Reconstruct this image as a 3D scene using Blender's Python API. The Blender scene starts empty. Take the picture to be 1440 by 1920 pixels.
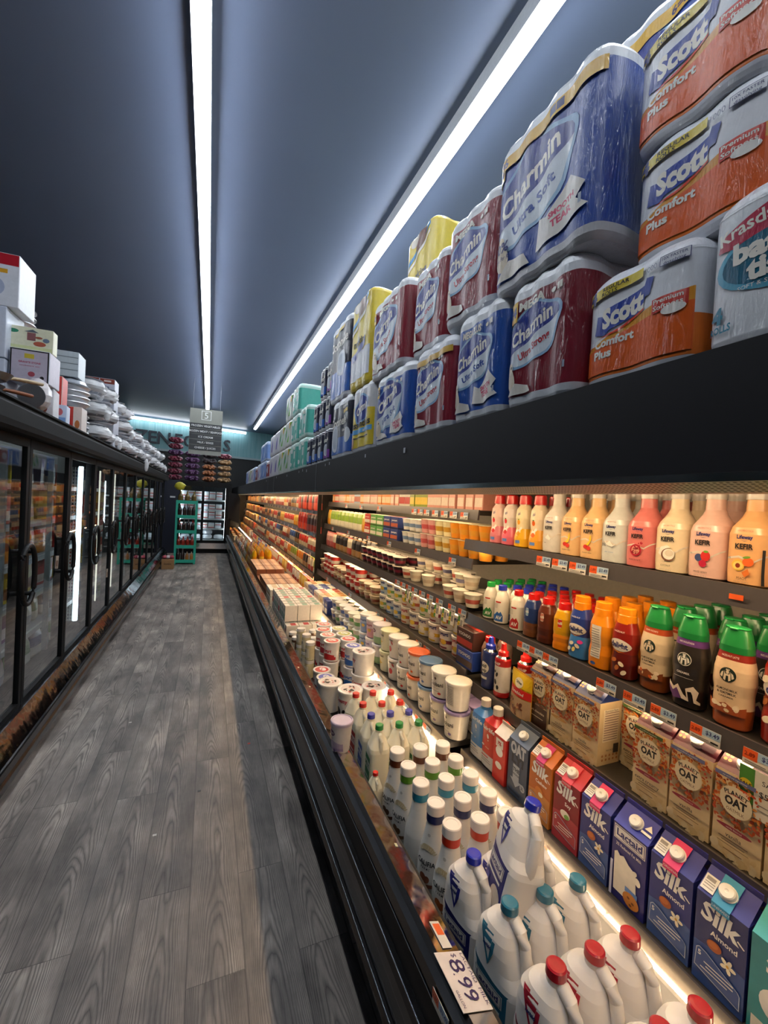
import bpy, bmesh, math, random
from mathutils import Matrix, Vector
random.seed(7)
SC = bpy.context.scene
COL = SC.collection
PI = math.pi

# ---------------------------------------------------------------- camera, world, exposure
cam_data = bpy.data.cameras.new('camera')
cam = bpy.data.objects.new('camera', cam_data)
COL.objects.link(cam)
cam_data.sensor_fit = 'VERTICAL'
cam_data.sensor_height = 36.0
cam_data.lens = 36.0 * 790.0 / 1920.0
cam_data.clip_start = 0.02
def _ray(u, v): return Vector(((u - 720) / 790.0, -(v - 960) / 790.0, -1.0))
_y = _ray(392, 928).normalized()
_x = _ray(2616, 1050); _x = (_x - _x.dot(_y) * _y).normalized()
_z = _x.cross(_y)
_R = Matrix((_x, _y, _z))
cam.matrix_world = Matrix.Translation((0, 0, 1.55)) @ _R.to_4x4()
SC.camera = cam
world = bpy.data.worlds.new('store_world'); SC.world = world
world.use_nodes = True
world.node_tree.nodes['Background'].inputs[0].default_value = (0.5, 0.62, 0.85, 1)
world.node_tree.nodes['Background'].inputs[1].default_value = 0.10
SC.view_settings.view_transform = 'Standard'
SC.view_settings.look = 'None'
SC.view_settings.exposure = 0.0
SC.view_settings.gamma = 1.0
SC.view_settings.use_curve_mapping = False
cy = SC.cycles
cy.max_bounces = 6; cy.diffuse_bounces = 3; cy.glossy_bounces = 3; cy.transmission_bounces = 4
cy.transparent_max_bounces = 12; cy.caustics_reflective = False; cy.caustics_refractive = False
cy.sample_clamp_indirect = 4.0; cy.use_denoising = True
CEIL_LIGHT = 38.0      # strength of the cool ceiling tubes
WARM_LIGHT = 60.0      # strength of the warm tubes inside the dairy case
COOL_LIGHT = 7.0       # strength of the cold tubes inside freezers

# ---------------------------------------------------------------- materials
def lin(c):
    if isinstance(c, str):
        c = tuple(int(c[i:i + 2], 16) / 255 for i in (0, 2, 4))
    return tuple((x / 12.92 if x <= 0.04045 else ((x + 0.055) / 1.055) ** 2.4) for x in c) + (1.0,)
_M = {}
def mat(c, rough=0.5, metal=0.0, coat=0.0, spec=0.5, wrap=0.0, emit=0.0, vary=0.06, sub=0.0):
    key = (c, rough, metal, coat, spec, wrap, emit, vary, sub)
    if key in _M: return _M[key]
    m = bpy.data.materials.new('paint_' + str(c)); m.use_nodes = True
    nt = m.node_tree; b = nt.nodes['Principled BSDF']
    col = lin(c)
    b.inputs['Base Color'].default_value = col
    b.inputs['Roughness'].default_value = rough
    b.inputs['Metallic'].default_value = metal
    b.inputs['Specular IOR Level'].default_value = spec
    if coat:
        b.inputs['Coat Weight'].default_value = coat
        b.inputs['Coat Roughness'].default_value = 0.12
    if sub:
        b.inputs['Subsurface Weight'].default_value = sub
        b.inputs['Subsurface Radius'].default_value = (0.03, 0.028, 0.022)
        b.inputs['Subsurface Scale'].default_value = 1.0
    if emit:
        b.inputs['Emission Color'].default_value = col
        b.inputs['Emission Strength'].default_value = emit
    elif vary:
        n = nt.nodes.new('ShaderNodeTexNoise'); n.inputs['Scale'].default_value = 60
        mx = nt.nodes.new('ShaderNodeMixRGB'); mx.blend_type = 'MULTIPLY'; mx.inputs[0].default_value = vary * 3
        mx.inputs[1].default_value = col
        tc = nt.nodes.new('ShaderNodeTexCoord'); nt.links.new(tc.outputs['Object'], n.inputs['Vector'])
        nt.links.new(n.outputs['Fac'], mx.inputs[2]); nt.links.new(mx.outputs[0], b.inputs['Base Color'])
    if wrap:
        tc = nt.nodes.new('ShaderNodeTexCoord'); mp = nt.nodes.new('ShaderNodeMapping')
        mp.inputs['Rotation'].default_value = (0.5, 0.2, 0.3); mp.inputs['Scale'].default_value = (1.6, 1.6, .28)
        n = nt.nodes.new('ShaderNodeTexNoise'); n.inputs['Scale'].default_value = 55; n.inputs['Detail'].default_value = 4
        n.inputs['Distortion'].default_value = 1.6
        bp = nt.nodes.new('ShaderNodeBump'); bp.inputs['Strength'].default_value = wrap; bp.inputs['Distance'].default_value = 0.012
        nt.links.new(tc.outputs['Object'], mp.inputs[0]); nt.links.new(mp.outputs[0], n.inputs['Vector'])
        nt.links.new(n.outputs['Fac'], bp.inputs['Height'])
        b.inputs['Coat Weight'].default_value = 0.55; b.inputs['Coat Roughness'].default_value = 0.07; b.inputs['Specular IOR Level'].default_value = .25
        nt.links.new(bp.outputs[0], b.inputs['Coat Normal'])
        bp2 = nt.nodes.new('ShaderNodeBump'); bp2.inputs['Strength'].default_value = wrap * .15; bp2.inputs['Distance'].default_value = 0.004
        nt.links.new(n.outputs['Fac'], bp2.inputs['Height']); nt.links.new(bp2.outputs[0], b.inputs['Normal'])
    _M[key] = m
    return m
def pk(c): return mat(c, 0.35, wrap=0.75)       # plastic wrapped print
def pr(c): return mat(c, 0.38)                  # plain print
def gl(c): return mat(c, 0.28, coat=.3)         # glossy plastic
def nodes(m):
    m.use_nodes = True; return m.node_tree, m.node_tree.nodes, m.node_tree.links
def emis(c, s):
    m = bpy.data.materials.new('lamp_glow'); nt, N, Lk = nodes(m); N.clear()
    e = N.new('ShaderNodeEmission'); o = N.new('ShaderNodeOutputMaterial')
    e.inputs[0].default_value = (*c, 1); e.inputs[1].default_value = s; Lk.new(e.outputs[0], o.inputs[0])
    return m

# ---------------------------------------------------------------- mesh builder
def frange(a, b, s):
    n = int(math.ceil((b - a) / s)); return [a + i * s for i in range(n + 1)]
class MB:
    def __init__(s): s.v = []; s.f = []; s.m = []; s.sm = []; s.mats = []
    def mi(s, m):
        if m not in s.mats: s.mats.append(m)
        return s.mats.index(m)
    def add(s, vs, fs, m, smooth=False):
        o = len(s.v); s.v += [tuple(v) for v in vs]; i = s.mi(m)
        for f in fs: s.f.append([o + k for k in f]); s.m.append(i); s.sm.append(smooth)
        return s
    def box(s, x0, x1, y0, y1, z0, z1, m, bev=0.0):
        if x1 < x0: x0, x1 = x1, x0
        if y1 < y0: y0, y1 = y1, y0
        if not bev:
            v = [(x, y, z) for x in (x0, x1) for y in (y0, y1) for z in (z0, z1)]
            return s.add(v, [(0, 1, 3, 2), (4, 6, 7, 5), (0, 4, 5, 1), (2, 3, 7, 6), (0, 2, 6, 4), (1, 5, 7, 3)], m)
        b = bev; v = []
        for (i, z) in ((b, z0), (0, z0 + b), (0, z1 - b), (b, z1)):
            a0, a1, c0, c1 = x0 + i, x1 - i, y0 + i, y1 - i
            v += [(a0 + b, c0, z), (a1 - b, c0, z), (a1, c0 + b, z), (a1, c1 - b, z), (a1 - b, c1, z), (a0 + b, c1, z), (a0, c1 - b, z), (a0, c0 + b, z)]
        f = [tuple(range(7, -1, -1)), tuple(range(24, 32))]
        for r in range(3):
            for k in range(8): f.append((r * 8 + k, r * 8 + (k + 1) % 8, r * 8 + 8 + (k + 1) % 8, r * 8 + 8 + k))
        return s.add(v, f, m)
    def loft(s, rings, seg=20, smooth=True, cap0=True, cap1=True, T=None):
        """rings: (z, rx, ry, n, cx, cy, mat) ; the mat colours the band above the ring"""
        R = []
        for (z, rx, ry, n, cx, cyy, m) in rings:
            ring = []
            for k in range(seg):
                a = 2 * PI * (k + .5) / seg; c, q = math.cos(a), math.sin(a)
                if n == 2: x, y = rx * c, ry * q
                else:
                    d = (abs(c) ** n + abs(q) ** n) ** (-1.0 / n); x, y = rx * c * d, ry * q * d
                p = (cx + x, cyy + y, z)
                if T: p = tuple(T @ Vector(p))
                ring.append(p)
            R.append(ring)
        for i in range(len(R) - 1):
            s.add(R[i] + R[i + 1], [(k, (k + 1) % seg, seg + (k + 1) % seg, seg + k) for k in range(seg)], rings[i][6], smooth)
        if cap0: s.add(R[0], [tuple(range(seg - 1, -1, -1))], rings[0][6])
        if cap1: s.add(R[-1], [tuple(range(seg))], rings[-1][6])
        return s
    def lathe(s, prof, seg=20, cx=0, cy=0, n=2, **k):
        """prof: (z, r, mat)"""
        return s.loft([(z, r, r, n, cx, cy, m) for (z, r, m) in prof], seg, **k)
    def tube(s, pts, r, m, seg=8, closed=False, flat=1.0):
        pts = [Vector(p) for p in pts]; n = len(pts); rings = []
        rr = r if isinstance(r, (list, tuple)) else [r] * n
        for i, p in enumerate(pts):
            a = pts[i - 1] if (i or closed) else p; b = pts[(i + 1) % n] if (i < n - 1 or closed) else p
            t = (b - a).normalized(); up = Vector((0, 0, 1)) if abs(t.z) < .9 else Vector((0, 1, 0))
            u = t.cross(up).normalized(); w = u.cross(t)
            rings.append([tuple(p + rr[i] * (math.cos(2 * PI * k / seg) * u + flat * math.sin(2 * PI * k / seg) * w)) for k in range(seg)])
        c = n if closed else n - 1
        for i in range(c):
            s.add(rings[i] + rings[(i + 1) % n], [(k, seg + k, seg + (k + 1) % seg, (k + 1) % seg) for k in range(seg)], m, True)
        if not closed:
            s.add(rings[0], [tuple(range(seg))], m); s.add(rings[-1], [tuple(range(seg - 1, -1, -1))], m)
        return s
    def prism(s, prof, y0, y1, m, smooth=False):
        """closed (x,z) outline extruded along y"""
        n = len(prof); v = [(x, y0, z) for x, z in prof] + [(x, y1, z) for x, z in prof]
        mm = m if isinstance(m, list) else [m] * n
        for k in range(n): s.add([v[k], v[(k + 1) % n], v[n + (k + 1) % n], v[n + k]], [(0, 3, 2, 1)], mm[k], smooth)
        s.add(v[:n], [tuple(range(n))], mm[0]); s.add(v[n:], [tuple(range(n - 1, -1, -1))], mm[0])
        return s
    def blob(s, cx, cy, cz, rx, ry, rz, m, seg=12, rgs=7, rough=0.0, seed=0):
        rnd = random.Random(seed); R = []
        for i in range(rgs + 1):
            a = -PI / 2 + PI * i / rgs; c = max(math.cos(a), .02)
            R.append([(cx + rx * c * math.cos(2 * PI * k / seg) * (1 + rough * rnd.uniform(-1, 1)), cy + ry * c * math.sin(2 * PI * k / seg) * (1 + rough * rnd.uniform(-1, 1)), cz + rz * math.sin(a) * (1 + rough * .5 * rnd.uniform(-1, 1))) for k in range(seg)])
        for i in range(rgs): s.add(R[i] + R[i + 1], [(k, (k + 1) % seg, seg + (k + 1) % seg, seg + k) for k in range(seg)], m, True)
        return s
    def mesh(s, name):
        me = bpy.data.meshes.new(name); me.from_pydata(s.v, [], s.f)
        for m in s.mats: me.materials.append(m)
        me.polygons.foreach_set('material_index', s.m); me.polygons.foreach_set('use_smooth', s.sm)
        me.update(); return me

# ---------------------------------------------------------------- printed artwork laid on surfaces
_T = {}
def text_geo(body, bold=0.0, shear=0.0, space=1.0):
    key = (body, bold, shear, space)
    if key in _T: return _T[key]
    cu = bpy.data.curves.new('lettering', 'FONT'); cu.body = body; cu.size = 1.0; cu.offset = bold; cu.shear = shear
    cu.resolution_u = 2; cu.align_x = 'CENTER'; cu.fill_mode = 'FRONT'; cu.space_character = space
    ob = bpy.data.objects.new('lettering', cu); COL.objects.link(ob)
    dg = bpy.context.evaluated_depsgraph_get()
    me = bpy.data.meshes.new_from_object(ob.evaluated_get(dg))
    v = [(p.co.x, p.co.y) for p in me.vertices]; f = [tuple(p.vertices) for p in me.polygons]
    bpy.data.objects.remove(ob); bpy.data.curves.remove(cu); bpy.data.meshes.remove(me)
    xs = [p[0] for p in v] or [0]; w = max(xs) - min(xs) or 1; mx = (max(xs) + min(xs)) / 2
    v = [(x - mx, y) for x, y in v]
    _T[key] = (v, f, w); return _T[key]
def T(body, cx, cy, h, m, rot=0, bold=0.0, shear=0.0, w=None, arc=0.0, space=1.0): return ('t', body, cx, cy, h, m, rot, bold, shear, w, arc, space)
def E(cx, cy, rx, ry, m, n=20, rot=0): return ('p', [(cx + rx * math.cos(2 * PI * k / n) * math.cos(rot) - ry * math.sin(2 * PI * k / n) * math.sin(rot), cy + rx * math.cos(2 * PI * k / n) * math.sin(rot) + ry * math.sin(2 * PI * k / n) * math.cos(rot)) for k in range(n)], m)
def Q(x0, y0, x1, y1, m): return ('p', [(x0, y0), (x1, y0), (x1, y1), (x0, y1)], m)
def P(pts, m): return ('p', pts, m)
def geo2(L):
    if L[0] == 'p': return L[1], [tuple(range(len(L[1])))], L[2]
    _, body, cx, cyy, h, m, rot, bold, shear, w, arc, space = L
    v, f, tw = text_geo(body, bold, shear, space)
    sy = h / 0.69; sx = sy if w is None else w / tw
    c, s_ = math.cos(rot), math.sin(rot); out = []
    for x, y in v:
        x *= sx; y = y * sy
        if arc: a = x * arc; r = 1 / arc + y; x, y = r * math.sin(a), r * math.cos(a) - 1 / arc
        y -= h / 2
        out.append((cx + x * c - y * s_, cyy + x * s_ + y * c))
    return out, f, m
def art(mb, layers, mp, gx=None, gy=None, base=0.0004, step=0.00022):
    flat = []
    for i, L in enumerate(layers):          # a nested list shares one print level
        flat += [(i + .02 * j, q) for j, q in enumerate(L)] if isinstance(L, list) else [(i, L)]
    for i, L in flat:
        v, f, m = geo2(L)
        if not v: continue
        if gx or gy:
            bm = bmesh.new(); bv = [bm.verts.new((x, y, 0)) for x, y in v]
            for q in f:
                try: bm.faces.new([bv[k] for k in q])
                except ValueError: pass
            x0, x1 = min(p[0] for p in v), max(p[0] for p in v); y0, y1 = min(p[1] for p in v), max(p[1] for p in v)
            def cut(co, no): bmesh.ops.bisect_plane(bm, geom=bm.verts[:] + bm.edges[:] + bm.faces[:], plane_co=co, plane_no=no)
            if gx:
                k = math.floor(x0 / gx) + 1
                while k * gx < x1 - 1e-5: cut((k * gx, 0, 0), (1, 0, 0)); k += 1
            ys = gy if isinstance(gy, list) else ([] if not gy else [k * gy for k in range(int(y0 / gy), int(y1 / gy) + 2)])
            for yy in ys:
                if y0 + 1e-5 < yy < y1 - 1e-5: cut((0, yy, 0), (0, 1, 0))
            bm.verts.index_update()
            v = [(p.co.x, p.co.y) for p in bm.verts]; f = [[q.index for q in fc.verts] for fc in bm.faces]; bm.free()
        off = base + step * min(i, 12) + .00004 * max(0, i - 12)
        # keep the print facing outwards (front of a product looks to local -Y)
        mb.add([mp(x, y, off) for x, y in v], f, m)
    return mb
def map_flat(y): return lambda s, t, o: (s, y - o, t)
def prof_r(prof, z):
    for a, b in zip(prof, prof[1:]):
        if a[0] <= z <= b[0] and b[0] > a[0]:
            k = (z - a[0]) / (b[0] - a[0]); return a[1] + k * (b[1] - a[1])
    return prof[-1][1] if z > prof[-1][0] else prof[0][1]
def map_round(prof, ky=1.0, n=2, cx=0.0):
    """prof of (z, r, ...) ; ky: depth over width ; n: superellipse power"""
    def f(s, t, o):
        r = prof_r(prof, t) + o
        if n == 2: a = max(-1.5, min(1.5, s / r)); return (cx + r * math.sin(a), -ky * r * math.cos(a), t)
        x = max(-.985 * r, min(.985 * r, s)); y = r * ky * (1 - abs(x / r) ** n) ** (1.0 / n)
        return (cx + x, -y - o, t)
    return f

# ---------------------------------------------------------------- objects
def link(name, mesh, parent=None, label=None):
    o = bpy.data.objects.new(name, mesh); COL.objects.link(o)
    if parent: o.parent = parent
    if label: o['label'] = label
    return o
def tag(o, label=None, cat=None, group=None, kind=None):
    if label: o['label'] = label
    if cat: o['category'] = cat
    if group: o['group'] = group
    if kind: o['kind'] = kind
    return o
def empty(name, loc, rz=0.0):
    o = bpy.data.objects.new(name, None); COL.objects.link(o); o.location = loc; o.rotation_euler = (0, 0, rz)
    o.empty_display_size = .05
    return o
def struct(name, mb): return tag(link(name, mb.mesh(name)), kind='structure')
class Kind:
    """one product: name, category, parts [(part name, mesh, parent part index or None, label)]"""
    def __init__(s, name, cat, parts, size): s.name, s.cat, s.parts, s.size = name, cat, parts, size
def kind(name, cat, parts, size=(0.08, 0.08, 0.2)):
    out = []
    for p in parts:
        me = p[1].mesh(name + '_' + p[0]) if isinstance(p[1], MB) else p[1]
        out.append((p[0], me, p[2] if len(p) > 2 else None, p[3] if len(p) > 3 else None))
    return Kind(name, cat, out, size)
def put(k, x, y, z, label, group=None, rz=-PI / 2, tilt=0.0, scale=1.0):
    z += .0012
    if len(k.parts) == 1:
        r = link(k.name, k.parts[0][1]); r.location = (x, y, z); r.rotation_euler = (tilt, 0, rz)
    else:
        r = empty(k.name, (x, y, z), rz); r.rotation_euler = (tilt, 0, rz); made = []
        for (pn, me, par, lab) in k.parts:
            made.append(link(pn, me, r if par is None else made[par], lab))
    if scale != 1.0: r.scale = (scale,) * 3
    return tag(r, label, k.cat, group)
ORD = 'first second third fourth fifth sixth seventh eighth ninth tenth eleventh twelfth thirteenth fourteenth fifteenth sixteenth seventeenth eighteenth nineteenth twentieth'.split()
TENS = {20: 'twenty', 30: 'thirty', 40: 'forty', 50: 'fifty', 60: 'sixty', 70: 'seventy', 80: 'eighty', 90: 'ninety'}
def nth(i):
    if i < 20: return ORD[i]
    n = i + 1; t, u = n // 10 * 10, n % 10
    return (TENS[t][:-1] + 'ieth') if u == 0 else TENS[t] + '-' + ORD[u - 1]
# ---------------------------------------------------------------- setting: floor, ceiling, walls
class NT:
    def __init__(s, m): s.nt, s.N, s.L = nodes(m)
    def n(s, t, **kw):
        x = s.N.new(t)
        for k, v in kw.items():
            if k == 'ins':
                for i, val in v.items():
                    if hasattr(val, 'is_linked') or isinstance(val, bpy.types.NodeSocket): s.L.new(val, x.inputs[i])
                    else: x.inputs[i].default_value = val
            else: setattr(x, k, v)
        return x
    def m(s, op, a, b=0.0, c=0.0): return s.n('ShaderNodeMath', operation=op, ins={0: a, 1: b, 2: c}).outputs[0]
def floor_material():
    m = bpy.data.materials.new('grey_wood_planks'); t = NT(m); b = t.N['Principled BSDF']
    pos = t.n('ShaderNodeNewGeometry').outputs['Position']
    sp = t.n('ShaderNodeSeparateXYZ', ins={0: pos}); X, Y = sp.outputs[0], sp.outputs[1]
    W, LN = 0.178, 1.22
    cx = t.m('DIVIDE', X, W); col = t.m('FLOOR', cx); fx = t.m('FRACT', cx)
    r1 = t.n('ShaderNodeTexWhiteNoise', noise_dimensions='1D', ins={'W': t.m('ADD', col, 3.5)}).outputs['Value']
    # even columns meet at 1.397, odd ones at 1.775 as laid on site, further rows shift at random
    odd = t.m('MODULO', t.m('ADD', col, 40.0), 2.0)
    offs = t.m('ADD', t.m('MULTIPLY', odd, 0.378), 1.397)
    far = t.m('GREATER_THAN', t.m('ABSOLUTE', t.m('SUBTRACT', col, 0.5)), 1.6)
    offs = t.m('ADD', offs, t.m('MULTIPLY', t.m('MULTIPLY', r1, far), 1.1))
    cyy = t.m('DIVIDE', t.m('SUBTRACT', Y, offs), LN); row = t.m('FLOOR', cyy); fy = t.m('FRACT', cyy)
    pid = t.m('ADD', t.m('MULTIPLY', col, 7.31), t.m('MULTIPLY', row, 3.17))
    rp = t.n('ShaderNodeTexWhiteNoise', noise_dimensions='1D', ins={'W': pid}); rnd = rp.outputs['Value']
    # figure: growth rings cut lengthwise give the cathedral pattern
    dx = t.m('MULTIPLY', t.m('SUBTRACT', fx, t.m('ADD', 0.32, t.m('MULTIPLY', rnd, .36))), W)
    wob = t.n('ShaderNodeTexNoise', noise_dimensions='3D', ins={'Vector': t.n('ShaderNodeCombineXYZ', ins={0: t.m('MULTIPLY', X, 14.0), 1: t.m('MULTIPLY', Y, 3.0), 2: pid}).outputs[0], 'Scale': 1.0, 'Detail': 3.0}).outputs['Fac']
    wob2 = t.n('ShaderNodeTexNoise', ins={'Vector': t.n('ShaderNodeCombineXYZ', ins={0: t.m('MULTIPLY', X, 4.0), 1: t.m('MULTIPLY', Y, 1.6), 2: pid}).outputs[0], 'Scale': 1.0, 'Detail': 1.0}).outputs['Fac']
    yy = t.m('MULTIPLY', t.m('ADD', Y, t.m('MULTIPLY', wob2, 1.5)), 1.0)
    d2 = t.m('ADD', t.m('MULTIPLY', t.m('MULTIPLY', dx, dx), 620.0), t.m('MULTIPLY', yy, 2.4))
    ringv = t.m('ADD', t.m('MULTIPLY', d2, 5.5), t.m('MULTIPLY', wob, 7.0))
    ring = t.m('POWER', t.m('ABSOLUTE', t.m('SINE', t.m('MULTIPLY', ringv, 1.35))), 0.6)
    fib = t.n('ShaderNodeTexNoise', ins={'Vector': t.n('ShaderNodeCombineXYZ', ins={0: t.m('MULTIPLY', X, 420.0), 1: t.m('MULTIPLY', Y, 14.0), 2: pid}).outputs[0], 'Scale': 1.0, 'Detail': 3.0}).outputs['Fac']
    cloud = t.n('ShaderNodeTexNoise', ins={'Vector': t.n('ShaderNodeCombineXYZ', ins={0: t.m('MULTIPLY', X, 9.0), 1: t.m('MULTIPLY', Y, 2.2), 2: t.m('MULTIPLY', pid, 1.7)}).outputs[0], 'Scale': 1.0, 'Detail': 3.0}).outputs['Fac']
    scuff = t.n('ShaderNodeTexNoise', ins={'Vector': pos, 'Scale': 2.3, 'Detail': 6.0, 'Roughness': .65}).outputs['Fac']
    amp = t.m('MULTIPLY_ADD', cloud, 1.1, -.16)
    f = t.m('ADD', t.m('MULTIPLY', t.m('SUBTRACT', ring, .6), amp), t.m('MULTIPLY', t.m('SUBTRACT', fib, .5), .5))
    f = t.m('ADD', f, t.m('MULTIPLY', t.m('SUBTRACT', cloud, .5), .9))
    f = t.m('ADD', f, t.m('MULTIPLY', t.m('SUBTRACT', rnd, .5), .16))
    f = t.m('ADD', f, t.m('MULTIPLY', t.m('SUBTRACT', scuff, .5), 1.0))
    f = t.m('ADD', f, .47)
    rmp = t.n('ShaderNodeValToRGB', ins={0: f}); cr = rmp.color_ramp
    cr.elements[0].position = .05; cr.elements[0].color = lin('302b28'); cr.elements[1].position = 1.0; cr.elements[1].color = lin('bfb3a7')
    e = cr.elements.new(.45); e.color = lin('6f6761'); e = cr.elements.new(.7); e.color = lin('8f857d')
    jx = t.m('MULTIPLY', t.m('GREATER_THAN', fx, .012), t.m('LESS_THAN', fx, .988))
    jy = t.m('GREATER_THAN', fy, .0025)
    j = t.m('MULTIPLY_ADD', t.m('MULTIPLY', jx, jy), .5, .5)
    mx = t.n('ShaderNodeMixRGB', blend_type='MULTIPLY', ins={0: 1.0, 1: rmp.outputs[0]}); t.L.new(j, mx.inputs[2])
    t.L.new(mx.outputs[0], b.inputs['Base Color'])
    t.L.new(t.m('MULTIPLY_ADD', scuff, .35, .26), b.inputs['Roughness'])
    b.inputs['Specular IOR Level'].default_value = .45
    bp = t.n('ShaderNodeBump', ins={'Strength': .25, 'Distance': .002, 'Height': t.m('MULTIPLY', f, t.m('MULTIPLY', jx, jy))})
    t.L.new(bp.outputs[0], b.inputs['Normal'])
    return m
def ceiling_material():
    m = bpy.data.materials.new('dark_blue_ceiling_paint'); t = NT(m); b = t.N['Principled BSDF']
    pos = t.n('ShaderNodeNewGeometry').outputs['Position']
    n = t.n('ShaderNodeTexNoise', ins={'Vector': pos, 'Scale': .8, 'Detail': 4.0}).outputs['Fac']
    r = t.n('ShaderNodeValToRGB', ins={0: n}); r.color_ramp.elements[0].color = lin('606d88'); r.color_ramp.elements[1].color = lin('6c7892')
    t.L.new(r.outputs[0], b.inputs['Base Color']); b.inputs['Roughness'].default_value = .45
    return m
def panel_material():
    m = bpy.data.materials.new('pale_teal_wall_panelling'); t = NT(m); b = t.N['Principled BSDF']
    pos = t.n('ShaderNodeNewGeometry').outputs['Position']
    sp = t.n('ShaderNodeSeparateXYZ', ins={0: pos})
    fx = t.m('FRACT', t.m('DIVIDE', sp.outputs[0], .3)); g = t.m('GREATER_THAN', fx, .05)
    n = t.n('ShaderNodeTexNoise', ins={'Vector': t.n('ShaderNodeCombineXYZ', ins={0: t.m('MULTIPLY', sp.outputs[0], 30.0), 1: 0.0, 2: sp.outputs[2]}).outputs[0], 'Scale': 1.0, 'Detail': 3.0}).outputs['Fac']
    r = t.n('ShaderNodeValToRGB', ins={0: t.m('ADD', t.m('MULTIPLY', n, .8), t.m('MULTIPLY', g, -.2))})
    r.color_ramp.elements[0].color = lin('6fa3ac'); r.color_ramp.elements[1].color = lin('b9dcdf'); r.color_ramp.elements[0].position = .1
    t.L.new(r.outputs[0], b.inputs['Base Color']); b.inputs['Roughness'].default_value = .55
    return m
G = 1.55                                  # eye height; heights below are metres above the floor
CEIL = 3.85
fl = MB(); fl.box(-6, 2.1, -3, 17, -.1, 0, floor_material()); struct('floor', fl)
ce = MB(); ce.box(-6, 2.1, -3, 17, CEIL, CEIL + .1, ceiling_material()); struct('ceiling', ce)
wallpaint = mat('c9d0cc', .6); dark = mat('17181b', .5); navy = mat('1b2030', .45)
w = MB(); w.box(2.1, 2.2, -3, 17, 0, CEIL, wallpaint); struct('wall_right', w)
w = MB(); w.box(-6.1, -6, -3, 17, 0, CEIL, mat('555c68', .6)); struct('wall_left', w)
w = MB(); w.box(-6, 2.1, -3.1, -3, 0, CEIL, mat('6a6f78', .6)); struct('wall_near', w)
w = MB(); w.box(2.06, 2.1, -3, 17, CEIL - .035, CEIL, dark); struct('trim_1', w)
# far wall, a few degrees off square: teal panelling above, dark below
WA = math.atan(.2)
def wall_pt(x): return 14.9 + .2 * (x + 2.4)
def wall_box(x0, x1, z0, z1, t0, t1, m):
    mb = MB(); v = []
    for x in (x0, x1):
        for t_ in (t0, t1):
            for z in (z0, z1): v.append((x + t_ * math.sin(WA), wall_pt(x) - t_ * math.cos(WA), z))
    return mb.add(v, [(0, 1, 3, 2), (4, 6, 7, 5), (0, 4, 5, 1), (2, 3, 7, 6), (0, 2, 6, 4), (1, 5, 7, 3)], m)
struct('wall_far', wall_box(-6, 2.1, 0, 2.88, -.1, 0, mat('14161b', .6)))
struct('trim_2', wall_box(-6, 2.1, 2.86, 2.93, 0, .05, mat('9fb4ba', .5)))
o = struct('wall_far_panelling', wall_box(-6, 2.1, 2.9, CEIL, -.1, .03, panel_material()))
o.name = 'trim_3'

# ceiling lights
tube_m = emis((0.90, 0.95, 1.0), CEIL_LIGHT)
def strip_light(x, y0, y1, label, group=None):
    t = empty('ceiling_light', (x, y0, CEIL)); tag(t, label, 'ceiling light', group)
    h = MB(); h.box(-.045, .045, 0, y1 - y0, -.09, 0, mat('d8dde2', .5)); link('housing', h.mesh('light_housing'), t)
    n = max(1, round((y1 - y0) / .6)); d = MB(); L = (y1 - y0) / n
    for i in range(n): d.box(-.032, .032, i * L, (i + 1) * L, -.12, -.09, tube_m)
    link('diffuser', d.mesh('light_diffuser'), t)
strip_light(-.131, -1.5, 12.0, 'long white strip light running above the middle of the aisle')
strip_light(1.272, -1.5, 14.2, 'long white strip light running above the dairy case')
wall_m = emis((0.90, 0.95, 1.0), CEIL_LIGHT * .3)
fl_ = empty('ceiling_light', (-2.35, wall_pt(-2.35) - .2, 3.78), math.atan(.2))
tag(fl_, 'bright horizontal tube light above the far wall lettering', 'ceiling light')
h = MB(); h.box(0, 3.5, -.03, .03, 0, .03, mat('d8dde2', .5)); link('housing', h.mesh('wall_light_housing'), fl_)
h = MB()
for i in range(6): h.box(i * .583, (i + 1) * .583, -.045, .0, -.06, 0, wall_m)
link('diffuser', h.mesh('wall_light_diffuser'), fl_)

# FROZEN FOODS lettering on the far wall
ws = empty('wall_lettering', (-2.2, wall_pt(-2.2) - .05, 3.1), WA); tag(ws, 'raised grey capital letters on the pale teal panelling of the far wall', 'sign')
lm = mat('2c333e', .5)
for ch, Xw in [('F', -2.88), ('R', -2.6), ('O', -2.3), ('Z', -2.0), ('E', -1.7), ('N', -1.39), ('F', -.98), ('O', -.64), ('O', -.27), ('D', .11), ('S', .49)]:
    v, f, tw = text_geo(ch, .012); mb = MB(); s_ = .38 / .69
    vv = [(x * s_, -.03, y * s_) for x, y in v] + [(x * s_, 0, y * s_) for x, y in v]; nn = len(v)
    mb.add(vv, [tuple(q) for q in f], lm); 
    ed = {}
    for q in f:
        for a, b_ in zip(q, q[1:] + q[:1]): ed[(a, b_)] = 1
    for (a, b_) in ed:
        if (b_, a) not in ed: mb.add([vv[a], vv[b_], vv[nn + b_], vv[nn + a]], [(0, 3, 2, 1)], lm)
    o = link('letter', mb.mesh('letter_' + ch.lower()), ws)
    o.location = ((Xw + 2.2) / math.cos(WA), -.0, -.03)

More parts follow.
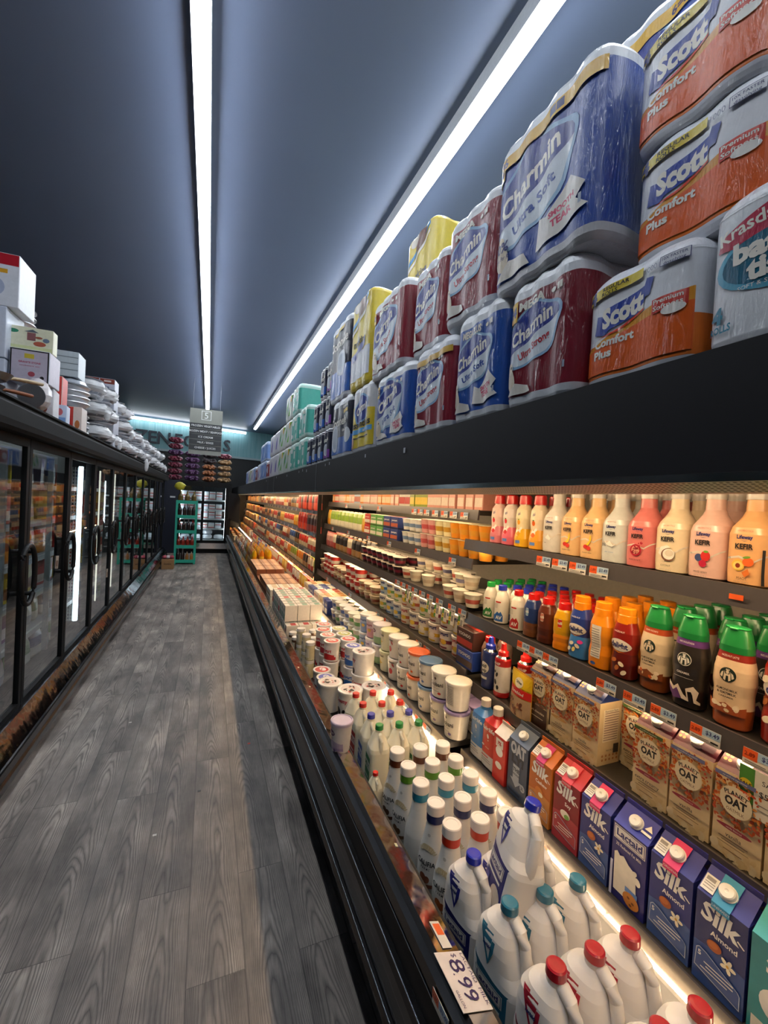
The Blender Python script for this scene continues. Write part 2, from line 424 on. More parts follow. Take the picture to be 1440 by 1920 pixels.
# hanging aisle sign
sg = empty('aisle_sign', (-.115, 9.2, 2.345)); tag(sg, 'hanging grey aisle sign numbered five with dark category strips', 'sign')
mb = MB(); mb.box(-.3, .3, -.012, .012, 0, .905, mat('8f918a', .6)); link('board', mb.mesh('sign_board'), sg)
wht = pr('e8ecec')
mb = MB(); mm = map_flat(-.013)
art(mb, [Q(-.09, .69, .09, .87, wht), Q(-.08, .70, .08, .86, mat('8f918a', .6)), T('5', 0, .78, .12, wht)], mm); link('aisle_number', mb.mesh('sign_number'), sg)
for i, s in enumerate(['FROZEN VEGETABLES', 'FROZEN MEAT / SEAFOOD', 'ICE CREAM', 'MILK / EGGS', 'CHEESE / JUICES']):
    mb = MB(); z0 = .52 - i * .108; mb.box(-.295, .295, -.02, -.012, z0, z0 + .095, mat('2b2d31', .5))
    art(mb, [T(s, 0, z0 + .047, .038, wht, bold=.01)], map_flat(-.0205)); link('category_strip', mb.mesh('sign_strip'), sg)
for x in (-.25, .25):
    mb = MB(); mb.tube([(x, 0, .9), (x, 0, CEIL - 2.345)], .003, mat('777c84', .4), 6); link('hanging_wire', mb.mesh('sign_wire'), sg)

# ---------------------------------------------------------------- the long open dairy case
blk = mat('09090b', .24, spec=.4); matt = mat('0e0d10', .6, spec=.3); fascia = mat('1b1b1f', .55, spec=.3); chrome = mat('9aa0a6', .18, metal=1.0)
def steel_material():
    m = bpy.data.materials.new('polished_stainless'); t = NT(m); b = t.N['Principled BSDF']
    b.inputs['Base Color'].default_value = (.72, .67, .65, 1); b.inputs['Metallic'].default_value = 1.0; b.inputs['Roughness'].default_value = .10
    pos = t.n('ShaderNodeNewGeometry').outputs['Position']
    n = t.n('ShaderNodeTexNoise', ins={'Vector': pos, 'Scale': 9.0, 'Detail': 2.0}).outputs['Fac']
    n2 = t.n('ShaderNodeTexNoise', ins={'Vector': pos, 'Scale': 140.0, 'Detail': 2.0}).outputs['Fac']
    t.L.new(t.m('MULTIPLY_ADD', n2, .14, .02), b.inputs['Roughness'])
    bp = t.n('ShaderNodeBump', ins={'Strength': .25, 'Distance': .01, 'Height': n}); t.L.new(bp.outputs[0], b.inputs['Normal'])
    return m
steel = steel_material()
case_in = mat('c8bfae', .5); shelf_m = mat('2a2725', .4, coat=.2); rail_m = mat('4a4648', .3, coat=.4)
Y0, Y1 = -.6, 14.6
dc = empty('dairy_case', (.6, Y0, 0)); tag(dc, 'long black open refrigerated dairy case filling the right side of the aisle', 'display case')
def cpart(name, mb, par=None, label=None):
    o = link(name, mb.mesh(name), par or dc, label)
    if par is None: o.location = (-.6, -Y0, 0)
    return o
mb = MB()
mb.prism([(.535, .60), (.53, .612), (.478, .628), (.466, .622), (.458, .605), (.456, .575), (.463, .562), (.468, .55), (.468, .470), (.458, .462), (.452, .44), (.452, .405), (.460, .395), (.466, .385), (.466, .30), (.456, .293), (.452, .275), (.458, .255), (.475, .245), (.55, .235), (.55, 0), (1.78, 0), (1.78, .42), (.548, .42), (.545, .60)],
         Y0, Y1, [blk] * 6 + [matt] * 2 + [blk] * 6 + [matt] * 1 + [blk] * 5 + [matt] * 5)
cpart('base', mb)
mb = MB(); mb.prism([(.531, .6135), (.478, .6295), (.477, .6285), (.53, .6125)], Y0, Y1, steel); cpart('mirror_strip', mb, label='polished stainless strip along the front lip')
mb = MB()
for z, x in ((.556, .4615), (.462, .4565), (.398, .4565), (.297, .459)): mb.tube([(x, Y0, z), (x, Y1, z)], .0022, chrome, 6)
cpart('chrome_line', mb)
mb = MB(); mb.box(1.72, 1.78, Y0, Y1, .42, 1.815, case_in); cpart('back_panel', mb)
mb = MB(); mb.box(.70, 1.78, Y0, Y1, 1.785, 1.815, fascia); mb.box(.70, .715, Y0, Y1, 1.625, 1.785, fascia); mb.box(.715, 1.72, Y0, Y1, 1.70, 1.785, mat('d6cdbf', .5))
for y in (2.97, 5.1, 5.65, 7.4, 9.2): mb.box(.698, .70, y, y + .012, 1.62, 1.815, mat('5a5c62', .4))
cpart('canopy', mb)
grille = bpy.data.materials.new('perforated_air_grille'); t = NT(grille); b = t.N['Principled BSDF']
pos = t.n('ShaderNodeNewGeometry').outputs['Position']; sp = t.n('ShaderNodeSeparateXYZ', ins={0: pos})
g1 = t.m('LESS_THAN', t.m('FRACT', t.m('MULTIPLY', sp.outputs[0], 110.0)), .55); g2 = t.m('LESS_THAN', t.m('FRACT', t.m('MULTIPLY', sp.outputs[1], 110.0)), .55)
mx = t.n('ShaderNodeMixRGB', ins={0: t.m('MULTIPLY', g1, g2), 1: lin('b9b6b4'), 2: lin('3a3837')}); t.L.new(mx.outputs[0], b.inputs['Base Color']); b.inputs['Roughness'].default_value = .35; b.inputs['Metallic'].default_value = .6
mb = MB(); mb.prism([(.700, 1.627), (.705, 1.612), (.76, 1.599), (.80, 1.599), (.80, 1.606), (.765, 1.606), (.715, 1.63)], Y0, Y1, [chrome, grille, grille, chrome, chrome, chrome, chrome]); cpart('air_grille', mb)
warm_m = emis((1.0, .70, .40), WARM_LIGHT); warm_hi = emis((1.0, .70, .40), WARM_LIGHT * .78); warm_mid = emis((1.0, .70, .40), WARM_LIGHT * .7); warm_lo = emis((1.0, .70, .40), WARM_LIGHT * .5)
def led(x, z, y0, y1, w=.016, m=None):
    mb = MB(); n = max(1, round((y1 - y0) / .7)); L = (y1 - y0) / n
    for i in range(n): mb.box(x, x + w, y0 + i * L + .004, y0 + (i + 1) * L - .004, z - .008, z, m or warm_m)
    return mb
cpart('light_strip', led(.83, 1.69, Y0, Y1, .03, warm_hi))
mb = MB(); mb.box(.42, 1.78, Y1, Y1 + .04, .0, 1.60, blk); mb.box(.60, .70, Y1, Y1 + .04, 1.60, 1.815, blk); cpart('end_panel', mb)
mb = MB(); mb.prism([(.46, .98), (.70, .90), (.705, 1.50), (.66, 1.60), (.46, 1.64)], 10.9, 10.96, matt); mb.box(.42, .50, 10.9, 10.96, .6, 1.0, matt); cpart('baffle', mb)
A_EDGE = [(1.115, 1.408, Y0, 1.67), (1.115, 1.075, Y0, 1.63), (1.088, .80, Y0, 1.55), (1.0, .564, Y0, 1.44)]
B_EDGE = [(1.175, 1.545, 1.66, 4.35), (1.14, 1.315, 1.64, 4.35), (1.115, 1.095, 1.64, 4.35), (1.085, .835, 1.56, 4.35), (.945, .59, 1.455, 4.35)]
C_EDGE = [(1.15, 1.44, 4.38, Y1), (1.12, 1.19, 4.38, Y1), (1.10, .97, 4.38, Y1), (1.05, .77, 4.38, Y1), (.96, .58, 4.38, Y1)]
for (x, z, a, b_) in A_EDGE + B_EDGE + C_EDGE:   # every shelf carries a rail and its own light
    mb = MB(); mb.box(x + .006, 1.715, a, b_, z - .022, z, shelf_m)
    s_ = cpart('shelf', mb)
    mb = MB(); mb.prism([(x, z + .004), (x + .006, z + .004), (x + .004, z - .045), (x - .006, z - .045)], a, b_, rail_m); link('price_rail', mb.mesh('price_rail'), s_)
    link('light_strip', led(x + .008 if z > .6 else x - .014, z - (.024 if z > .6 else .040), a + .07, b_ - .05, .014, warm_mid if z < .6 else warm_lo).mesh('light_strip'), s_)
mb = MB(); mb.prism([(.915, .421), (.93, .421), (.975, .535), (.965, .535)], Y0, 4.35, mat('efe6d4', .5)); cpart('inner_back_panel', mb)
mb = MB(); mb.box(1.13, 1.72, 4.352, 4.378, .42, 1.70, matt); mb.box(1.06, 1.13, 4.355, 4.372, .44, 1.62, matt); cpart('divider', mb)
# ---------------------------------------------------------------- the row of upright freezers on the left
glass = bpy.data.materials.new('clear_door_glass'); t = NT(glass); t.N.remove(t.N['Principled BSDF'])
fr = t.n('ShaderNodeFresnel', ins={0: 1.5}); tr = t.n('ShaderNodeBsdfTransparent', ins={0: (.86, .9, .9, 1)}); gs = t.n('ShaderNodeBsdfGlossy', ins={0: (1, 1, 1, 1), 1: .02})
bk = t.n('ShaderNodeNewGeometry').outputs['Backfacing']; ff = t.m('MULTIPLY', t.m('MULTIPLY', fr.outputs[0], 1.5), t.m('SUBTRACT', 1.0, bk))
mxs = t.n('ShaderNodeMixShader', ins={0: ff, 1: tr.outputs[0], 2: gs.outputs[0]}); t.L.new(mxs.outputs[0], t.N['Material Output'].inputs[0])
cool_m = emis((.80, .92, 1.0), COOL_LIGHT)
cool_hi, cool_lo, tube_off = cool_m, emis((1.0, .95, .8), 2.0), mat('a9b3ba', .4)
fblk = mat('08090b', .6, spec=.25); fin = mat('3d4248', .6); handle_m = mat('0a0a0c', .5, spec=.3)
steel2 = steel.copy(); steel2.node_tree.nodes['Principled BSDF'].inputs['Base Color'].default_value = (.26, .27, .30, 1)
fz = empty('freezer_case', (-1.4, -.6, 0)); tag(fz, 'long black glass-door freezer case lining the left side of the aisle', 'freezer')
def fpart(name, mb, par=None, label=None):
    o = link(name, mb.mesh(name), par or fz, label)
    if par is None: o.location = (1.4, .6, 0)
    return o
FY0, FY1 = -.6, 11.0
mb = MB(); mb.prism([(-.92, 0), (-.92, .06), (-.85, .07), (-.835, .085), (-.835, .12), (-.845, .13), (-.848, .17), (-.852, .178), (-.862, .18), (-.93, .273), (-.96, .273), (-.96, .26), (-1.9, .26), (-1.9, 0)], FY0, FY1, [matt, matt, blk, blk, blk, blk, blk, blk, blk, blk, blk, matt, matt, matt]); fpart('base', mb)
mb = MB(); mb.prism([(-.8625, .1815), (-.9295, .2735), (-.928, .275), (-.861, .183)], FY0, FY1, steel2); fpart('mirror_strip', mb, label='polished stainless strip below the doors')
mb = MB(); mb.prism([(-.96, 1.815), (-.90, 1.815), (-.885, 1.83), (-.88, 1.86), (-.88, 1.93), (-.89, 1.95), (-.875, 1.957), (-.875, 1.967), (-1.9, 1.967), (-1.9, 1.93), (-.96, 1.93)], FY0, FY1, mat('08090c', .6, spec=.12)); fpart('top_shelf', mb)
mb = MB(); mb.box(-1.9, -1.85, FY0, FY1, .26, 1.93, fin); mb.box(-1.85, -1.0, FY0, FY0 + .03, .26, 1.93, fin); mb.box(-1.85, -.96, FY1 - .03, FY1, .26, 1.93, fblk); fpart('back_panel', mb)
wire = mat('b9c0c6', .4)
for z in (.55, .80, 1.05, 1.30, 1.55):
    mb = MB(); mb.box(-1.84, -1.1, FY0 + .04, FY1 - .04, z - .012, z, mat('8d949b', .5)); mb.box(-1.1, -1.085, FY0 + .04, FY1 - .04, z - .03, z + .004, wire); fpart('wire_shelf', mb)
DY = [3.02 + .765 * k for k in range(-4, 11)]
def door_mesh(y0, y1):
    mb = MB(); a, b_ = y0 + .004, y1 - .004
    for (p, q, r, s_) in ((a, a + .035, .262, 1.813), (b_ - .035, b_, .262, 1.813), (a + .035, b_ - .035, .262, .30), (a + .035, b_ - .035, 1.765, 1.813)): mb.box(-.985, -.955, p, q, r, s_, fblk)
    return mb
def ring_pts(cy_, cz, ry, rz, x, n=28): return [(x, cy_ + ry * math.cos(2 * PI * k / n) * (1), cz + rz * math.copysign(abs(math.sin(2 * PI * k / n)) ** .75, math.sin(2 * PI * k / n))) for k in range(n)]
for i in range(len(DY) - 1):
    y0, y1 = DY[i], DY[i + 1]
    d = fpart('door', door_mesh(y0, y1))
    g = MB(); g.box(-.974, -.968, y0 + .036, y1 - .036, .295, 1.77, glass); link('glass', g.mesh('door_glass'), d)
    h = MB(); h.tube(ring_pts(y1 - .105, 1.05, .095, .165, -.91), .0135, handle_m, 8, closed=True)
    for z in (.93, 1.17): h.tube([(-.956, y1 - .025, z), (-.91, y1 - .025, z)], .012, handle_m, 8)
    link('handle', h.mesh('door_handle'), d)
    mb = MB(); mb.box(-1.03, -.99, y1 - .02, y1 + .02, .27, 1.81, mat('15171b', .5)); fpart('mullion', mb)
    if y1 < 8.5:
        mb = MB(); cool_m = cool_hi if 4.4 < y1 < 4.7 else (cool_lo if 5.2 < y1 < 6.2 else tube_off)
        for k in range(3): mb.box(-1.075, -1.045 if cool_m is not cool_lo else -1.066, y1 - .050, y1 - .024, .36 + k * .46, .36 + (k + 1) * .46, cool_m)
        fpart('light_strip', mb)
mb = MB(); gw = mat('e6eef2', .4)
for k in range(44): mb.box(-1.20, -1.08, 4.508, 4.514, .36 + k * .031, .374 + k * .031, gw)
for k in range(7): mb.box(-1.20 + k * .019, -1.194 + k * .019, 4.50, 4.508, .36, 1.73, gw)
fpart('wire_divider', mb)

cool_m = emis((.86, .94, 1.0), COOL_LIGHT * 2.6)
# far cooler with packed trays, closing the aisle
fc = empty('upright_cooler', (-.3, 12.1, 0)); tag(fc, 'black upright glass-door cooler closing the far end of the aisle', 'cooler')
def upart(name, mb, par=None):
    o = link(name, mb.mesh(name), par or fc)
    if par is None: o.location = (.3, -12.1, 0)
    return o
mb = MB(); mb.box(-1.10, -.70, 12.1, 12.9, 0, 1.89, navy); mb.box(.44, .56, 12.1, 12.9, 0, 1.89, fblk); mb.box(-.70, .44, 12.86, 12.9, 0, 1.89, fin); mb.box(-.70, .44, 12.1, 12.9, 1.80, 1.89, fblk); mb.box(-.70, .44, 12.13, 12.86, 0, .30, fblk)
mb.box(-.92, -.80, 12.095, 12.1, 1.43, 1.47, mat('d6dade', .4)); upart('cabinet', mb)
mb = MB(); mb.box(-.70, .50, 12.085, 12.13, .12, .27, steel); upart('kick_plate', mb)
for (a, b_) in ((-.70, -.14), (-.14, .44)):
    mb = MB()
    for (p, q, r, s_) in ((a, a + .03, .30, 1.80), (b_ - .03, b_, .30, 1.80), (a + .03, b_ - .03, .30, .34), (a + .03, b_ - .03, 1.76, 1.80)): mb.box(p, q, 12.08, 12.11, r, s_, fblk)
    d = upart('door', mb); g = MB(); g.box(a + .03, b_ - .03, 12.09, 12.095, .34, 1.76, glass); link('glass', g.mesh('cooler_glass'), d)
cools = [.36, .66, .92, 1.16, 1.42]
for z in cools:
    mb = MB(); mb.box(-.69, .43, 12.2, 12.85, z - .02, z, wire); s_ = upart('shelf', mb)
    mb = MB(); mb.box(-.68, .42, 12.17, 12.185, z - .035, z - .005, mat('d9dde0', .4)); link('price_rail', mb.mesh('cooler_rail'), s_)
mb = MB(); [mb.box(x, x + .02, 12.15, 12.165, .4 + .45 * k, .85 + .45 * k, cool_m) for x in (-.15, -.69, .41) for k in range(3)]; upart('light_strip', mb)
# dark doorway block right of the cooler
# ---------------------------------------------------------------- product kinds (fronts look to local -Y)
W_ = pr('f0ece2'); BK = pr('1d1a1c'); CR = pr('e9dcc0'); RD = pr('c81f24'); NV = pr('20286b'); OR = pr('e8641b'); GY = pr('8f8a86')
def carton(name, d, face, side, top, layers, capc='f1efe8', w=.094, hs=.190, ridge=.040, slope=None, cap=True, capx=0.0):
    b = MB(); h = w / 2; D = d / 2; f = pr(face); s_ = pr(side); tp = pr(top)
    b.add([(-h, -D, 0), (h, -D, 0), (h, -D, hs), (-h, -D, hs)], [(0, 1, 2, 3)], f)
    b.add([(h, D, 0), (-h, D, 0), (-h, D, hs), (h, D, hs)], [(0, 1, 2, 3)], f)
    b.add([(h, -D, 0), (h, D, 0), (h, D, hs), (h, -D, hs)], [(0, 1, 2, 3)], s_)
    b.add([(-h, D, 0), (-h, -D, 0), (-h, -D, hs), (-h, D, hs)], [(0, 1, 2, 3)], s_)
    b.add([(-h, D, 0), (h, D, 0), (h, -D, 0), (-h, -D, 0)], [(0, 1, 2, 3)], s_)
    zr = hs + ridge
    b.add([(-h, -D, hs), (h, -D, hs), (h, 0, zr), (-h, 0, zr)], [(0, 1, 2, 3)], tp)
    b.add([(h, D, hs), (-h, D, hs), (-h, 0, zr), (h, 0, zr)], [(0, 1, 2, 3)], tp)
    for q in (-1, 1): b.add([(q * h, -D, hs), (q * h, D, hs), (q * h, 0, zr), (q * (h - .022), 0, hs + .012)], [(0, 1, 3), (0, 3, 2), (1, 2, 3)] if q > 0 else [(1, 0, 3), (3, 0, 2), (2, 1, 3)], tp)
    b.box(-h, h, -.0015, .0015, zr - .001, zr + .011, tp)
    L = math.hypot(D, ridge); sn, cs = ridge / L, D / L
    def mp(s, t_, o):
        if t_ <= hs: return (s, -D - o, t_)
        k = t_ - hs; return (s, -D + k * cs - o * sn, hs + k * sn + o * cs)
    a = MB(); art(a, layers(w, hs), mp, gy=[hs])
    parts = [('box', b), ('front_print', a, 0)]
    if cap:
        c = MB(); k = L * .48; cc = Vector((capx, -D + k * cs, hs + k * sn)); nrm = Vector((0, -sn, cs))
        rot = Vector((0, 0, 1)).rotation_difference(nrm).to_matrix().to_4x4(); Tm = Matrix.Translation(cc) @ rot
        cm = gl(capc)
        c.loft([(0, .017, .017, 2, 0, 0, cm), (.003, .017, .017, 2, 0, 0, cm), (.004, .0155, .0155, 2, 0, 0, cm), (.012, .015, .015, 2, 0, 0, cm), (.0145, .013, .013, 2, 0, 0, cm), (.0145, .004, .004, 2, 0, 0, cm), (.0135, .002, .002, 2, 0, 0, cm)], 20, T=Tm)
        parts.append(('cap', c, 0))
    return kind(name, 'carton', parts, (w, d, zr + .016))
def blotches(n, x0, x1, y0, y1, r0, r1, cols, seed, avoid=None):
    R = random.Random(seed); out = []
    while len(out) < n:
        x, y, r = R.uniform(x0, x1), R.uniform(y0, y1), R.uniform(r0, r1)
        if avoid and ((x - avoid[0]) / avoid[2]) ** 2 + ((y - avoid[1]) / avoid[3]) ** 2 < 1: continue
        x = max(x0 + r, min(x1 - r, x)); out.append(E(x, y, r, r * R.uniform(.4, .9), R.choice(cols), 8, R.uniform(0, 3)))
    return out
def art_oat(sub, band, bandtext, low='ecd9b0'):
    def f(w, h):
        o = [pr('c2541a'), pr('d9762c'), pr('b4431a'), pr('e09a4e')]
        L = [Q(-w / 2, 0, w / 2, h, pr('ead6ac'))]
        L += blotches(190, -w / 2, w / 2, .078, h - .004, .0025, .0052, o, 3, (0, .135, .030, .033))
        L += blotches(16, -w / 2, w / 2, .004, .03, .006, .012, [pr('efe0bc'), pr('e2cb98')], 5)
        L += [E(0, .135, .031, .033, pr('f2e6c8'), 28), T('PLANET', 0, .153, .0095, BK, bold=.02, w=.043, arc=-0 or 14), T('OAT', 0, .134, .017, BK, bold=.045, w=.042), P([(-.024, .1465), (0, .1505), (.024, .1465), (0, .1487)], RD), T('OATMILK', 0, .115, .007, pr('7c5a38'), w=.034),
              E(0, .073, .034, .005, pr(band), 20), T(bandtext, 0, .073, .0035, W_), T(sub, 0, .056, .0085, BK, bold=.01), Q(-.028, .046, .028, .0475, pr('5c4636')), Q(-.022, .040, .022, .0415, pr('5c4636')), Q(-.03, .034, .03, .0355, pr('8a6e52')), Q(-.018, .022, .018, .024, pr('8a6e52')),
              Q(-w / 2 + .004, h - .010, w / 2 - .012, h - .001, pr('3f5a2c' if sub.startswith('extra') else '5f6896')), T('no artificial ingredients', -.004, h - .0055, .0035, W_),
              Q(-.012 + .028, h + .014, .044, h + .034, pr('3d2430')), E(-.034, h + .02, .004, .004, pr('c79a6a'), 8), E(-.025, h + .02, .004, .004, pr('c79a6a'), 8), E(-.034, h + .031, .004, .004, pr('c79a6a'), 8), E(-.025, h + .031, .004, .004, pr('c79a6a'), 8)]
        return L
    return f
K = {}
K['oat_van'] = carton('oat_milk_carton', .094, 'e6d2a8', 'dcc396', '4a0c20', art_oat('vanilla', '8c1c38', 'vanilla flavored'), capx=-.0)
K['oat_ext'] = carton('oat_milk_carton', .094, 'e6d2a8', 'dcc396', '4a0c20', art_oat('extra creamy', '8c1c38', 'creamy'))
K['oat_blue'] = carton('oat_milk_carton', .094, 'e6d2a8', 'dcc396', '1f2c5c', art_oat('vanilla', 'b98e4a', 'vanilla'))
def art_oatdark(w, h): return art_oat('dark chocolate', '5a2d1a', 'chocolate')(w, h) + [Q(-w / 2, 0, w / 2, .07, pr('3b2014')), T('dark chocolate', 0, .05, .008, CR, bold=.01), Q(-.03, .03, .03, .032, CR)]
K['oat_dark'] = carton('oat_milk_carton', .094, 'e6d2a8', '4a2a1a', '3b2014', art_oatdark)
def art_silk(bg, low, name, patch, fruit, hi=None):
    def f(w, h):
        L = [Q(-w / 2, 0, w / 2, h, pr(bg)), Q(-w / 2, 0, w / 2, .075, pr(low)), P([(-w / 2, .075), (w / 2, .075), (w / 2, .085), (0, .092), (-w / 2, .082)], pr(low))]
        L += [T('Silk', 0, .158, .036, W_, bold=.035, shear=.12, w=.072, rot=-.05), P([(.030, .146), (.042, .139), (.044, .141), (.032, .149)], W_), T(name, .008, .122, .0105, W_, bold=.02)]
        if fruit == 'almond': L += [E(-.008, .098, .014, .011, pr('9c4f24'), 16, .3), E(-.010, .100, .010, .007, pr('b5642f'), 14, .3)] + [E(.018 + .008 * math.cos(a), .082 + .008 * math.sin(a), .007, .004, pr('efe3c6'), 8, a) for a in (0, 1.2, 2.4, 3.7, 5)] + [E(.018, .082, .003, .003, pr('d9a441'), 8)]
        elif fruit == 'soy': L += [E(0, .090, .018, .012, pr('eadfce'), 14), E(.006, .086, .010, .007, pr('6f9a43'), 12, .4)]
        else: L += [E(0, .093, .016, .013, pr('c9772a'), 16), E(.008, .085, .010, .007, pr('f1e3c4'), 12)]
        L += [P([(-.040, .070), (-.034, .076), (-.020, .074), (.038, .050), (.042, .045), (.042, .016), (-.042, .030)], pr('a9b4c8' if bg != 'a2371f' else 'd6a27c')), P([(-.0385, .069), (-.034, .074), (-.020, .072), (.037, .049), (.0405, .044), (.0405, .018), (-.0405, .032)], pr(low)), T('5', -.033, .063, .010, W_, bold=.02), Q(-.024, .050, .030, .0525, W_), Q(-.020, .043, .030, .0455, W_), Q(-.030, .036, .020, .038, W_),
              Q(-.044, h + .006, -.019, h + .040, pr('e6e3dc')), Q(-.041, h + .028, -.024, h + .036, GY), Q(-.041, h + .012, -.022, h + .014, GY), Q(-.041, h + .018, -.022, h + .020, GY), Q(-.041, h + .023, -.022, h + .025, GY),
              P([(-.018, h - .014), (.016, h - .014), (.018, h + .060), (-.018, h + .060)], pr(patch)), T('ORIGINAL' if patch == 'd62b66' else 'UNSWEET', 0, h - .007, .005, W_)]
        return L
    return f
K['silk'] = carton('almond_milk_carton', .094, '1f2b72', '27327a', '262c86', art_silk('232d72', '3c568f', 'Almond', 'd62b66', 'almond'))
K['silk_u'] = carton('almond_milk_carton', .094, '1f2b72', '27327a', '262c86', art_silk('1d2860', '2f4a86', 'Almond', '2d8cb5', 'almond'))
K['silk_soy'] = carton('soy_milk_carton', .094, '7d1420', '9c1a28', 'c3232e', art_silk('7c1524', 'a3343f', 'Soy', 'd8404e', 'soy'))
K['silk_cash'] = carton('cashew_milk_carton', .094, 'a2561c', 'c2722c', 'c86a1a', art_silk('b35f1d', 'c4803f', 'Cashew', 'c81f6a', 'cashew'))
K['teal'] = carton('teal_milk_carton', .094, '2a7f86', '2f7076', '3aa5ab', lambda w, h: [Q(-w / 2, 0, w / 2, h, pr('2b8088')), T('So', 0, .15, .03, W_, bold=.03), E(0, .08, .03, .03, W_), Q(-.04, .01, .04, .035, pr('e6e0cd'))])
def art_lact(w, h):
    return [Q(-w / 2, 0, w / 2, h, pr('23246c')), Q(-.043, .150, .043, .186, pr('efe9dc')), Q(-.041, .152, .041, .184, NV), Q(-.0395, .1535, .0395, .1825, pr('f1ece0')), T('Lactaid', 0, .170, .017, NV, bold=.03, w=.070), Q(-.02, .158, .03, .1595, NV), T('2% Reduced Fat Milk', 0, .140, .0075, W_, bold=.01, w=.07),
            P([(-.038, .115), (-.030, .122), (-.022, .114), (-.012, .120), (.002, .108), (.022, .100), (.028, .02), (-.036, .02)], pr('f0e6d2')), E(.028, .085, .008, .010, pr('f0e6d2'), 10, .4), E(.018, .098, .010, .006, pr('f0e6d2'), 10, .8), Q(-.003, .040, .030, .052, pr('5d86c4')), E(.014, .026, .022, .018, pr('b9762e'), 18), E(.008, .03, .004, .003, pr('6a3a14'), 8), E(.020, .024, .004, .003, pr('6a3a14'), 8), E(.014, .016, .004, .003, pr('6a3a14'), 8),
            Q(-.047, 0, -.040, .09, pr('b9bcd6')), P([(.022, h + .03), (.032, h + .045), (.042, h + .03)], W_), Q(.018, h + .018, .044, h + .024, W_)]
K['lact'] = carton('lactose_free_milk_carton', .094, '1d2166', '262a74', '28309a', art_lact)
def art_oatly(w, h):
    return [Q(-w / 2, 0, w / 2, h, pr('3c4a60')), T('OAT', 0, .165, .036, pr('b9bdc4'), bold=.06, w=.075), T('LY!', 0, .128, .026, pr('222a3a'), bold=.06, w=.06), P([(-.02, .11), (.012, .11), (.012, .06), (.024, .06), (-.004, .035), (-.032, .06), (-.02, .06)], pr('aeb4bd')), T('THE', -.004, .094, .012, pr('2a3446'), bold=.04), T('ORIGINAL', -.004, .078, .006, pr('2a3446'), bold=.02), E(.03, .05, .012, .012, pr('aeb4bd'), 16), T('2L', .03, .05, .009, pr('2a3446'), bold=.03), Q(-.04, .012, .02, .018, pr('222a3a'))]
K['oatly'] = carton('oat_drink_carton', .094, '3c4a60', '333f54', '4b5a72', art_oatly)
def fair(name, c, c2):
    b = MB(); m1, m2 = gl(c), gl('e8e3da'); wm = gl('efe9e0'); n = 5
    pf = [(0, .040), (.006, .045), (.055, .046), (.056, .046), (.150, .046), (.172, .042), (.192, .022), (.205, .019)]
    b.loft([(z, r, r * .92, n if z < .18 else 2.3, 0, 0, m2 if z < .055 else m1) for z, r in pf], 24)
    a = MB(); art(a, [T('fairlife', 0, .152, .014, W_, bold=.02, w=.07), E(.0, .125, .005, .009, W_, 12, .3), E(.003, .110, .003, .0025, W_, 8), T('2%' if c2 else 'whole', 0, .082, .006, W_), E(-.025, .085, .008, .004, W_, 10), Q(-.03, .035, .02, .038, GY), Q(-.03, .028, .025, .031, GY), Q(-.03, .046, .01, .050, pr(c))], map_round(pf, .92, n), gx=.008, gy=.02)
    c_ = MB(); c_.lathe([(.203, .020, wm), (.228, .0195, wm), (.230, .017, wm)], 18)
    return kind('ultrafiltered_milk_bottle', 'bottle', [('body', b), ('label_print', a, 0), ('cap', c_, 0)], (.092, .085, .23))
K['fair_b'] = fair('f', '3c78b4', 1); K['fair_r'] = fair('f', 'c22622', 0)
def art_redsmall(w, h): return [Q(-w / 2, 0, w / 2, h, pr('c5322c')), E(0, .11, .02, .018, W_, 16), Q(-.02, .125, .02, .155, pr('e6ddd0')), E(0, .06, .018, .012, pr('e6ddd0'), 14), T('7%', 0, .14, .012, RD, bold=.03)]
K['red_small'] = carton('small_red_carton', .07, 'c5322c', 'b52a26', 'ddd6cc', art_redsmall, w=.066, hs=.165, ridge=.03, cap=False)

# ---- kefir and drinkable yogurt bottles
def kefir(c, layers, under='e9e0cf'):
    pf = [(0, .036), (.004, .041), (.03, .0425), (.118, .0425), (.133, .0405), (.148, .034), (.160, .0265), (.172, .0215), (.200, .0205)]
    b = MB(); m = gl(c); b.loft([(z, r, r * .97, 4 if z < .125 else (3 if z < .14 else 2), 0, 0, m) for z, r in pf], 28)
    a = MB(); L = [P([(-.042, .060), (-.01, .068), (.02, .058), (.042, .075), (.042, .071), (.02, .054), (-.01, .063), (-.042, .056)], pr('d8cec0')), T('PROBIOTICS', 0, .1265, .0038, pr('b5705c'), w=.03, arc=10), T('Lifeway', 0, .1115, .0085, NV, bold=.03, w=.032), P([(-.008, .104), (0, .1015), (.008, .104), (0, .1025)], NV), T('KEFIR', 0, .090, .0115, BK, bold=.035, w=.036), Q(-.018, .0815, .018, .0822, GY)] + layers
    L += [T('32 FL OZ (1 QT) 946 mL', 0, .008, .0032, GY, w=.03)]
    art(a, L, map_round(pf, .97, 4), gx=.007, gy=.014)
    nk = MB(); cm = gl('d9d4cc'); nk.lathe([(.199, .0225, cm), (.222, .022, cm), (.224, .019, cm)], 20)
    return kind('kefir_bottle', 'bottle', [('body', b), ('label_print', a, 0), ('cap', nk, 0)], (.085, .082, .224))
K['k_peach'] = kefir('e8b27a', [E(-.009, .046, .013, .013, pr('f2c14a'), 16), E(-.009, .045, .010, .010, pr('f4d878'), 14), E(-.009, .045, .005, .0055, pr('8a3418'), 10), E(.011, .055, .011, .010, pr('e0662a'), 16), E(.008, .0655, .008, .003, pr('6f9a3a'), 10, .2), P([(.0, .030), (.012, .040), (.016, .028), (.006, .020)], pr('e07a34')), T('PEACH', 0, .0165, .0055, BK, w=.019), Q(-.012, .0125, .012, .013, GY), T('1%', -.026, .062, .004, BK), Q(.036, .005, .040, .085, BK)])
